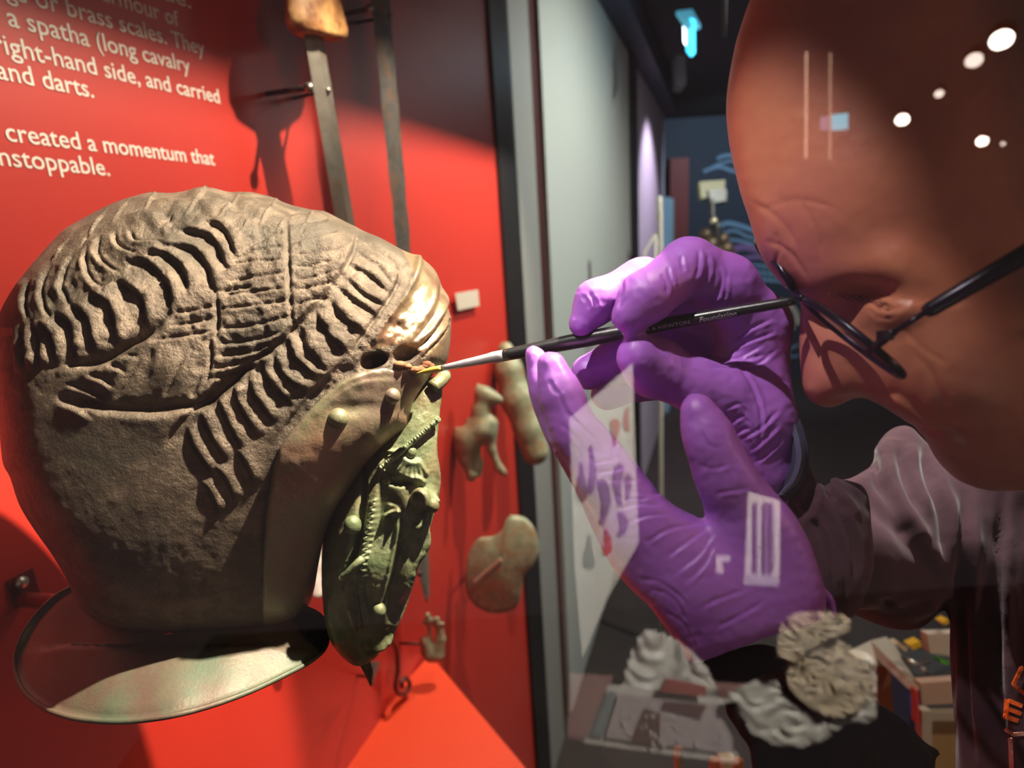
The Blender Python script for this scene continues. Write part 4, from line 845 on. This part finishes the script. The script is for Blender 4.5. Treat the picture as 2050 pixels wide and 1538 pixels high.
def brush_text(s, ta, tb, h, m, shear=0.0, off=0.0):
    cu = bpy.data.curves.new('t', 'FONT'); cu.body = s; cu.size = 1; cu.shear = shear; o = bpy.data.objects.new('tmp', cu); COL.objects.link(o)
    dg = bpy.context.evaluated_depsgraph_get(); me = o.evaluated_get(dg).to_mesh(); Vt = np.array([v.co[:] for v in me.vertices]); Fc = [tuple(p.vertices) for p in me.polygons]; o.to_mesh_clear(); bpy.data.objects.remove(o)
    w = Vt[:, 0].max(); out = []
    for x, y, _ in Vt:
        t = ta+(tb-ta)*x/w; c = bp(t); ax = bp(t+.01)-bp(t-.01); ax /= np.linalg.norm(ax); vdir = -(c-C0)/np.linalg.norm(c-C0); vdir -= ax*(vdir @ ax); vdir /= np.linalg.norm(vdir); u = np.cross(vdir, ax); u = u if u @ UP > 0 else -u
        r = float(np.interp(t, [.23, .30, .45, .6, .8, .97, 1], [.0034, .0038, .0044, .0037, .0030, .0025, .0018]))+.00012; a = (y-.35)*h/r+off; out.append(c+r*(math.cos(a)*vdir+math.sin(a)*u))
    mesh('handle_lettering', np.array(out), Fc, m, hd, smooth=False)
M_let = mat('silver_print', (.8, .8, .78), rough=.4)
brush_text('WINSOR & NEWTON', .545, .722, .0026, M_let, off=-.35); brush_text('Foundation', .745, .845, .0038, M_let, shear=.3, off=-.35)
# ================================================================== GLASSES
gl = thing('eyeglasses', P(1740, 700, .24), 'thin dark-framed eyeglasses on the face of the person leaning in', 'glasses')
M_fr = mat('dark_frame', (.012, .008, .022), rough=.25, metal=.4)
lensM = bpy.data.materials.new('spectacle_lens'); lensM.use_nodes = True; nt = lensM.node_tree; nt.nodes.clear()
o_ = nt.nodes.new('ShaderNodeOutputMaterial'); mx = nt.nodes.new('ShaderNodeMixShader'); tr_ = nt.nodes.new('ShaderNodeBsdfTransparent'); gs = nt.nodes.new('ShaderNodeBsdfGlossy'); gs.inputs['Roughness'].default_value = .02; fr_ = nt.nodes.new('ShaderNodeMath'); fr_.operation = 'MULTIPLY_ADD'; fr_.inputs[1].default_value = .8; fr_.inputs[2].default_value = .05; p_ = nt.nodes.new('ShaderNodeMath'); p_.operation = 'POWER'; p_.inputs[1].default_value = 5; l_ = nt.nodes.new('ShaderNodeLayerWeight'); l_.inputs[0].default_value = .5; nt.links.new(l_.outputs['Facing'], p_.inputs[0]); nt.links.new(p_.outputs[0], fr_.inputs[0])
tr_.inputs[0].default_value = (.8, .78, .8, 1); nt.links.new(fr_.outputs[0], mx.inputs[0]); nt.links.new(tr_.outputs[0], mx.inputs[1]); nt.links.new(gs.outputs[0], mx.inputs[2]); nt.links.new(mx.outputs[0], o_.inputs[0])
def lens(cx, cy, cd, ax, ay, az, bx, by, bz_, nm):
    c = P(cx, cy, cd); a = P(ax, ay, az)-c; b = P(bx, by, bz_)-c; rim = [c+a*math.cos(t)+b*math.sin(t) for t in np.linspace(0, 2*math.pi, 41)]
    MB().tube(rim, .0017, 8).build(nm, M_fr, gl, True); n = np.cross(a, b); n /= np.linalg.norm(n)
    V_ = [c+n*.0006]+[r+n*.0006 for r in rim[:-1]]+[c-n*.0006]+[r-n*.0006 for r in rim[:-1]]; k = 40
    Fc = [(0, 1+i, 1+(i+1) % k) for i in range(k)]+[(k+1, k+2+(i+1) % k, k+2+i) for i in range(k)]; mesh('lens', np.array(V_), Fc, lensM, gl)
lens(1703, 672, .255, 1806, 752, .238, 1709, 664, .238, 'lens_frame')
lens(1548, 528, .305, 1584, 578, .292, 1556, 528, .290, 'lens_frame')
MB().tube(crv([P(1584, 576, .292), P(1592, 586, .286), P(1606, 598, .276)], 5), .0016, 8).build('bridge', M_fr, gl, True)
MB().tube([P(1736, 706, .236), P(1770, 680, .228), P(1790, 664, .224)], [.0016, .0018, .0016], 8).build('hinge', M_fr, gl, True)
MB().box(P(1772, 672, .226), RIGHT*.0022, UP*.0018, FWD*.002).build('hinge_block', M_fr, gl)
MB().tube([P(1790, 664, .224), P(1858, 622, .218)], .0011, 8).build('temple_wire', M_fr, gl, True)
MB().tube([P(1852, 626, .2185), P(1862, 620, .218), P(2060, 504, .207), P(2200, 420, .207)], [.0022, .0029, .0034, .0036], 12, 1).build('temple_arm', M_fr, gl, True)
# ================================================================== THE GLASS OF THE CASE AND WHAT IT MIRRORS
GY = .165
gm = bpy.data.materials.new('case_glass'); gm.use_nodes = True; nt = gm.node_tree; nt.nodes.clear()
o_ = nt.nodes.new('ShaderNodeOutputMaterial'); mx = nt.nodes.new('ShaderNodeMixShader'); tb = nt.nodes.new('ShaderNodeBsdfTransparent'); gb = nt.nodes.new('ShaderNodeBsdfGlossy')
gb.inputs['Roughness'].default_value = 0.0; lw = nt.nodes.new('ShaderNodeLayerWeight'); lw.inputs[0].default_value = .5
pw = nt.nodes.new('ShaderNodeMath'); pw.operation = 'POWER'; pw.inputs[1].default_value = 5; ma = nt.nodes.new('ShaderNodeMath'); ma.operation = 'MULTIPLY_ADD'; ma.inputs[1].default_value = .95; ma.inputs[2].default_value = .08
nt.links.new(lw.outputs['Facing'], pw.inputs[0]); nt.links.new(pw.outputs[0], ma.inputs[0]); nt.links.new(ma.outputs[0], mx.inputs[0]); nt.links.new(tb.outputs[0], mx.inputs[1]); nt.links.new(gb.outputs[0], mx.inputs[2]); nt.links.new(mx.outputs[0], o_.inputs[0])
pane = MB().box((.1, GY, 1.4), (1.0, 0, 0), (0, .0015, 0), (0, 0, 1.0)).build('case_glass_pane', gm); props(pane, 'large clear glass pane of the display case, mirroring ceiling lamps and the room', 'glass pane')
def Mi(p): return np.array([p[0], 2*GY-p[1], p[2]])          # a real point whose mirror image stands at p
def RP(px, py, d): return Mi(P(px, py, d))
CZ = 2.82
M_lamp = mat('lamp_disc', (1, 1, 1), emit=(1, .9, .75), estr=30); M_lamp2 = mat('lamp_disc_dim', (1, 1, 1), emit=(1, .8, .68), estr=9)
for px, py, r, m, lab in [(2005, 80, 20, M_lamp, 'brightest'), (1950, 121, 15, M_lamp2, 'second'), (1880, 188, 8, M_lamp2, 'small'), (1806, 240, 12, M_lamp, 'bright'), (1966, 283, 10, M_lamp, 'low'), (2008, 288, 4, M_lamp2, 'tiny')]:
    rr = ray(px, py); s = (CZ-C0[2])/rr[2]; c = Mi(C0+s*rr); rad = r/F*s
    t = thing('ceiling_spotlight', c, {'brightest': 'largest bright ceiling spotlight mirrored in the glass near the top right corner', 'second': 'dimmer ceiling spotlight mirrored just left of the largest one', 'small': 'small dim ceiling spotlight mirrored over the temple hair',
              'bright': 'bright round ceiling spotlight mirrored in the middle of the bald head', 'low': 'bright ceiling spotlight mirrored lowest on the head', 'tiny': 'tiniest ceiling spotlight mirrored at the right of the lowest one'}[lab], 'spotlight', 'ceiling spotlights mirrored in the glass')
    to = C0-c; to /= np.linalg.norm(to); to = to+np.array([0, 0, -.6]); to /= np.linalg.norm(to)
    MB().tube([c-to*.12, c-to*.003], rad*1.25, 20).build('housing', M_black, t, True); MB().tube([c-to*.004, c], rad, 24).build('lamp_face', m, t)
def rquad(name, pts, d, m, parent=None, th=.006):
    q = [RP(x, y, d if len(p) == 2 else p[2]) for p in pts for x, y in [p[:2]]]; n = np.cross(q[1]-q[0], q[2]-q[0]); n /= np.linalg.norm(n); n = n if n[1] < 0 else -n
    return MB().slab(q, n*th).build(name, m, parent)
t = thing('exit_sign', RP(1672, 243, 3.4), 'second exit sign, mirrored as a small cyan rectangle on the bald head', 'sign')
rquad('lit_face', [(1662, 230), (1698, 226), (1698, 258), (1662, 261)], 3.4, mat('mirrored_sign_lit', (.2, .6, .7), emit=(.12, .62, .8), estr=5), t); rquad('dim_face', [(1643, 234), (1659, 232), (1659, 260), (1643, 260)], 3.4, mat('mirrored_sign_dim', (.3, .2, .35), emit=(.4, .35, .6), estr=2.2), t)
for x0, x1, y0, y1, e_, lab in [(1613, 1617, 103, 316, 3.2, 'thin upright case edge glint, made as a glowing strip, mirrored left on the bald head'), (1661, 1665, 105, 318, 1.8, 'fainter thin upright case edge glint, made as a glowing strip, mirrored beside the first')]:
    o = rquad('edge_glint_strip', [(x0, y0), (x1, y0), (x1-1, y1), (x0-1, y1)], 2.6, mat('edge_glint_glow_'+str(x0), (.5, .3, .2), emit=(1, .6, .42), estr=e_)); props(o, lab, 'light', 'case edge glints mirrored in the glass')  # glass case edge catching light, its glint made as a glowing strip
# illustrated board
M_board = mat('board_white', (.46, .43, .39), rough=.7); M_ink = mat('board_ink', (.12, .10, .11), rough=.8); M_inkr = mat('board_red_ink', (.40, .08, .06), rough=.8)
t = thing('illustrated_board', RP(1210, 1315, 1.3), 'pale illustrated board with grey sketched soldiers, mirrored over the raised fingers', 'board')
rquad('board', [(1266, 728), (1140, 838), (1150, 1130), (1166, 1318), (1215, 1200), (1279, 1086), (1272, 900)], 1.3, M_board, t)
for i, (x, y, w, h, m) in enumerate([(1165, 900, 14, 130, M_ink), (1185, 860, 10, 160, M_ink), (1208, 930, 16, 150, M_ink), (1232, 820, 12, 90, M_inkr), (1240, 900, 14, 140, M_ink), (1256, 800, 8, 80, M_inkr), (1180, 1050, 14, 110, M_ink), (1215, 1040, 12, 90, M_inkr), (1245, 1010, 14, 80, M_ink), (1258, 930, 8, 90, M_ink)]):
    pts = [(x+w*math.cos(a)*(.6+.4*math.sin(3*a+i)), y+h/2+h/2*math.sin(a)*(.8+.2*math.cos(2*a))) for a in np.linspace(0, 2*math.pi, 14, endpoint=False)]
    rquad('printed_figure', pts, 1.296, m, t, .001)
# white tool rack
t = thing('tool_rack', RP(1525, 1170, 1.2), 'small white rack holding dark tools, mirrored over the lower glove thumb', 'rack')
rquad('rack_panel', [(1498, 985), (1562, 1003), (1560, 1168), (1490, 1160)], 1.2, M_board, t); rquad('rack_lip', [(1490, 1150), (1560, 1156), (1558, 1174), (1488, 1170)], 1.19, mat('rack_grey', (.3, .3, .3)), t)
for x, w in [(1514, 2), (1534, 3), (1546, 2.5)]: rquad('tool', [(x-w, 1005), (x+w, 1006), (x+w*1.4, 1148), (x-w*1.4, 1147)], 1.19, M_ink, t, .004)
rquad('clip', [(1434, 1114), (1462, 1114), (1460, 1124), (1446, 1124), (1448, 1148), (1434, 1148)], 1.2, M_board, t)
# lectern label
o = rquad('pink_reflection_board', [(1140, 1350), (1500, 1372), (1520, 1700), (1130, 1700)], 1.45, mat('dusty_pink_board', (.30, .16, .14), rough=.7)); props(o, 'dusty pink board added to mirror as a pinkish wall behind the tilted label lectern', 'board')  # added so the glass shows a pinkish wall reflection here
t = thing('label_lectern', RP(1320, 1538, 1.25), 'tilted label lectern with white border and grey end, mirrored at the lower middle', 'lectern')
M_lg = mat('lectern_grey', (.16, .18, .18), rough=.5); M_lp = mat('lectern_pink', (.34, .28, .28), rough=.6)
rquad('lectern_top', [(1217, 1373), (1320, 1384), (1480, 1405), (1478, 1530), (1169, 1487)], 1.25, M_board, t)
rquad('lectern_end', [(1217, 1385), (1234, 1387), (1208, 1476), (1182, 1473)], 1.24, M_lg, t, .002); rquad('lectern_print', [(1238, 1390), (1470, 1415), (1466, 1510), (1212, 1477)], 1.24, M_lp, t, .002)
rquad('dark_patch', [(1290, 1418), (1322, 1430), (1320, 1490), (1262, 1484)], 1.236, mat('print_brown', (.08, .03, .03)), t, .001)
rquad('dark_patch', [(1330, 1404), (1415, 1412), (1402, 1440), (1322, 1420)], 1.236, mat('print_brown2', (.08, .03, .03)), t, .001)
rng = random.Random(4)
for i in range(26): x = 1240+rng.random()*215; y = 1425+rng.random()*70; rquad('print_mark', [(x, y), (x+3+9*rng.random(), y+2), (x+6*rng.random(), y+5+8*rng.random())], 1.234, M_board, t, .001)
rquad('red_box', [(1334, 1362), (1415, 1378), (1412, 1395), (1322, 1384)], 1.22, mat('maroon_box', (.25, .05, .04)), t, .01)
# crumpled clear bag
def crumple(name, pts, d, m, amp, lab, n=46):
    x0, y0 = np.min(pts, 0); x1, y1 = np.max(pts, 0); r_ = np.random.default_rng(int(x0)); a = blur(r_.normal(size=(n, n)), 2); a = blur(a, 1)*.35; w_ = blur(r_.normal(size=(n, n)), 20)*22
    for q_ in range(9):
        th = r_.random()*3.14; fr = .10+.22*r_.random(); a = a+.55*np.abs(np.sin(fr*(np.cos(th)*np.arange(n)[None]+np.sin(th)*np.arange(n)[:, None])+w_+q_)); V = []; ix = {}; Fc = []
    gx, gy = np.meshgrid(np.linspace(x0, x1, n), np.linspace(y0, y1, n)); ins = inpoly(gx, gy, pts)
    for j in range(n):
        for i in range(n):
            if ins[j, i]: ix[j, i] = len(V); V.append(RP(gx[j, i], gy[j, i], d+amp*a[j, i]))
    for j in range(n-1):
        for i in range(n-1):
            q = [(j, i), (j, i+1), (j+1, i+1), (j+1, i)]
            if all(k in ix for k in q): Fc.append(tuple(ix[k] for k in q))
    o = mesh(name, np.array(V), Fc, m, smooth=True); sm = o.modifiers.new('thick', 'SOLIDIFY'); sm.thickness = .001; return props(o, lab, 'bag')
M_bag = mat('crumpled_plastic', (.42, .40, .35), rough=.4, spec=.8); M_bag2 = mat('plastic_sheet', (.50, .47, .43), rough=.25, spec=.7); M_bag3 = mat('tan_lump', (.36, .29, .20), rough=.6)
crumple('plastic_bag', crv([(1452, 1388), (1560, 1336), (1620, 1310), (1700, 1300), (1754, 1320), (1756, 1440), (1700, 1450), (1640, 1490), (1560, 1500), (1500, 1470)], 3), 1.175, M_bag, .007, 'crumpled grey clear plastic bag mirrored over the dark lower sleeve')
crumple('plastic_bag', crv([(1570, 1330), (1600, 1290), (1680, 1280), (1740, 1330), (1745, 1400), (1690, 1440), (1620, 1420), (1575, 1380)], 3), 1.150, M_bag3, .008, 'tan lumpy packet inside the mirrored plastic bag')
crumple('plastic_bag', crv([(1556, 1320), (1560, 1255), (1600, 1225), (1690, 1230), (1700, 1265), (1640, 1290), (1590, 1330)], 3), 1.120, M_bag3, .006, 'folded tan cloth on top of the mirrored plastic bag')
crumple('plastic_sheet', crv([(1290, 1255), (1340, 1270), (1400, 1310), (1440, 1380), (1480, 1538), (1210, 1538), (1240, 1380), (1265, 1290)], 3), 1.35, M_bag2, .012, 'shiny white plastic sheet mirrored behind the tilted lectern')
spot('room_spot', (.75, -.05, 1.9), (.35, -1.05, .9), 420, (1, .95, .86), 100, .5, .03)
# ================================================================== THINGS SEEN PAST THE ARM
d_ = 1.15
def pslab(name, pts, m, parent, th=.02): return quad_slab(name, pts, 0, m, parent, th)
tc_ = thing('tool_chest', P(1800, 1700, 1.3), 'open tool chest with blue and red side behind the torso', 'chest')
M_pale = mat('pale_rim', (.42, .36, .30), rough=.5); M_ply = mat('tan_plywood', (.36, .22, .08), rough=.6)
pslab('lid_rim', [(1716, 1318, 1.3), (1760, 1296, 1.35), (1790, 1288, 1.4), (1842, 1378, 1.15), (1832, 1390, 1.15), (1770, 1330, 1.3)], M_pale, tc_)
pslab('blue_side', [(1804, 1346, 1.25), (1838, 1374, 1.16), (1850, 1492, 1.14), (1812, 1440, 1.24)], mat('blue_paint', (.015, .06, .32), rough=.4), tc_)
pslab('red_stripe', [(1827, 1374, 1.15), (1838, 1384, 1.13), (1842, 1450, 1.12), (1829, 1440, 1.145)], mat('red_paint', (.55, .03, .02), rough=.4), tc_, .004)
pslab('front_rail', [(1842, 1368, 1.15), (1930, 1362, 1.15), (1930, 1408, 1.15), (1846, 1412, 1.15)], mat('pinkish_rail', (.50, .34, .27), rough=.5), tc_)
pslab('lower_rail', [(1848, 1428, 1.14), (1930, 1428, 1.14), (1930, 1444, 1.14), (1850, 1444, 1.14)], M_pale, tc_); pslab('corner_post', [(1846, 1424, 1.12), (1866, 1424, 1.12), (1870, 2600, 1.12), (1850, 2600, 1.12)], M_pale, tc_)
pslab('drawer_front', [(1862, 1440, 1.16), (1940, 1440, 1.16), (1940, 2600, 1.16), (1864, 2600, 1.16)], M_ply, tc_); pslab('back_panel', [(1740, 1330, 1.4), (1810, 1340, 1.36), (1816, 1470, 1.36), (1745, 1420, 1.4)], mat('ochre_board', (.22, .12, .03), rough=.7), tc_)
pslab('tray', [(1806, 1300, 1.3), (1930, 1310, 1.3), (1930, 1368, 1.18), (1840, 1366, 1.18)], M_black, tc_)
for nm, lab, pts, m in [('supply_box', 'small white printed box in the tool chest tray', [(1856, 1270), (1930, 1268), (1930, 1318), (1862, 1308)], mat('off_white_card', (.55, .48, .42), rough=.6)),
                        ('marker', 'short white marker lying on the chest rim', [(1792, 1290), (1800, 1286), (1818, 1298), (1814, 1306)], mat('ivory_plastic', (.6, .5, .36), rough=.4)),
                        ('yellow_clip', 'larger yellow clip in the tool chest tray', [(1822, 1292), (1842, 1284), (1846, 1294), (1828, 1302)], mat('yellow_plastic', (.75, .48, .02), rough=.4)),
                        ('yellow_clip', 'thin yellow clip near the torso edge', [(1886, 1246), (1898, 1240), (1900, 1248), (1890, 1252)], mat('yellow_plastic_b', (.75, .48, .02), rough=.4)),
                        ('green_clip', 'bright green clip beside the torso edge', [(1882, 1322), (1900, 1326), (1900, 1332), (1884, 1328)], mat('green_plastic', (.12, .5, .05), rough=.4))]:
    o = quad_slab(nm, [(x, y, 1.2) for x, y in pts], 0, m, None, .02); props(o, lab, 'tool' if 'box' not in nm else 'box')
for pts, lab in [([(1818, 1322), (1835, 1330), (1860, 1326)], 'steel tool lying in the dark chest tray, upper'), ([(1846, 1338), (1852, 1344), (1856, 1348)], 'small steel tool tip glinting in the dark chest tray')]:
    o = MB().tube([P(x, y, 1.19) for x, y in pts], .004, 8).build('metal_tool', mat('steel', (.6, .58, .56), rough=.25, metal=.9), None, True); props(o, lab, 'tool')
o = MB().tube([P(1358, 1497, .75), P(1362, 1640, .75)], .0055, 14).build('wooden_dowel', mat('pale_wood', (.62, .45, .18), rough=.5)); props(o, 'pale wooden stick standing upright at the bottom edge', 'stick')
for x, lab in [(1430, 'left orange tool handle at the bottom edge'), (1478, 'right orange tool handle at the bottom edge')]:
    o = MB().tube([P(x, 1520, .9), P(x+2, 1640, .9)], .007, 12).build('chisel', mat('orange_wood', (.55, .20, .04), rough=.5)); props(o, lab, 'tool', 'orange handles at the bottom edge')
o = MB().box(P(1455, 1535, .95), RIGHT*.012, UP*.016, FWD*.01).build('cream_block', mat('cream_block', (.6, .55, .35), rough=.6)); props(o, 'small cream block between the orange tool handles', 'block')
spot('bench_spot', (.9, .5, 2.3), P(1850, 1380, 1.2), 40, (1, .85, .6), 40, .5, .03)
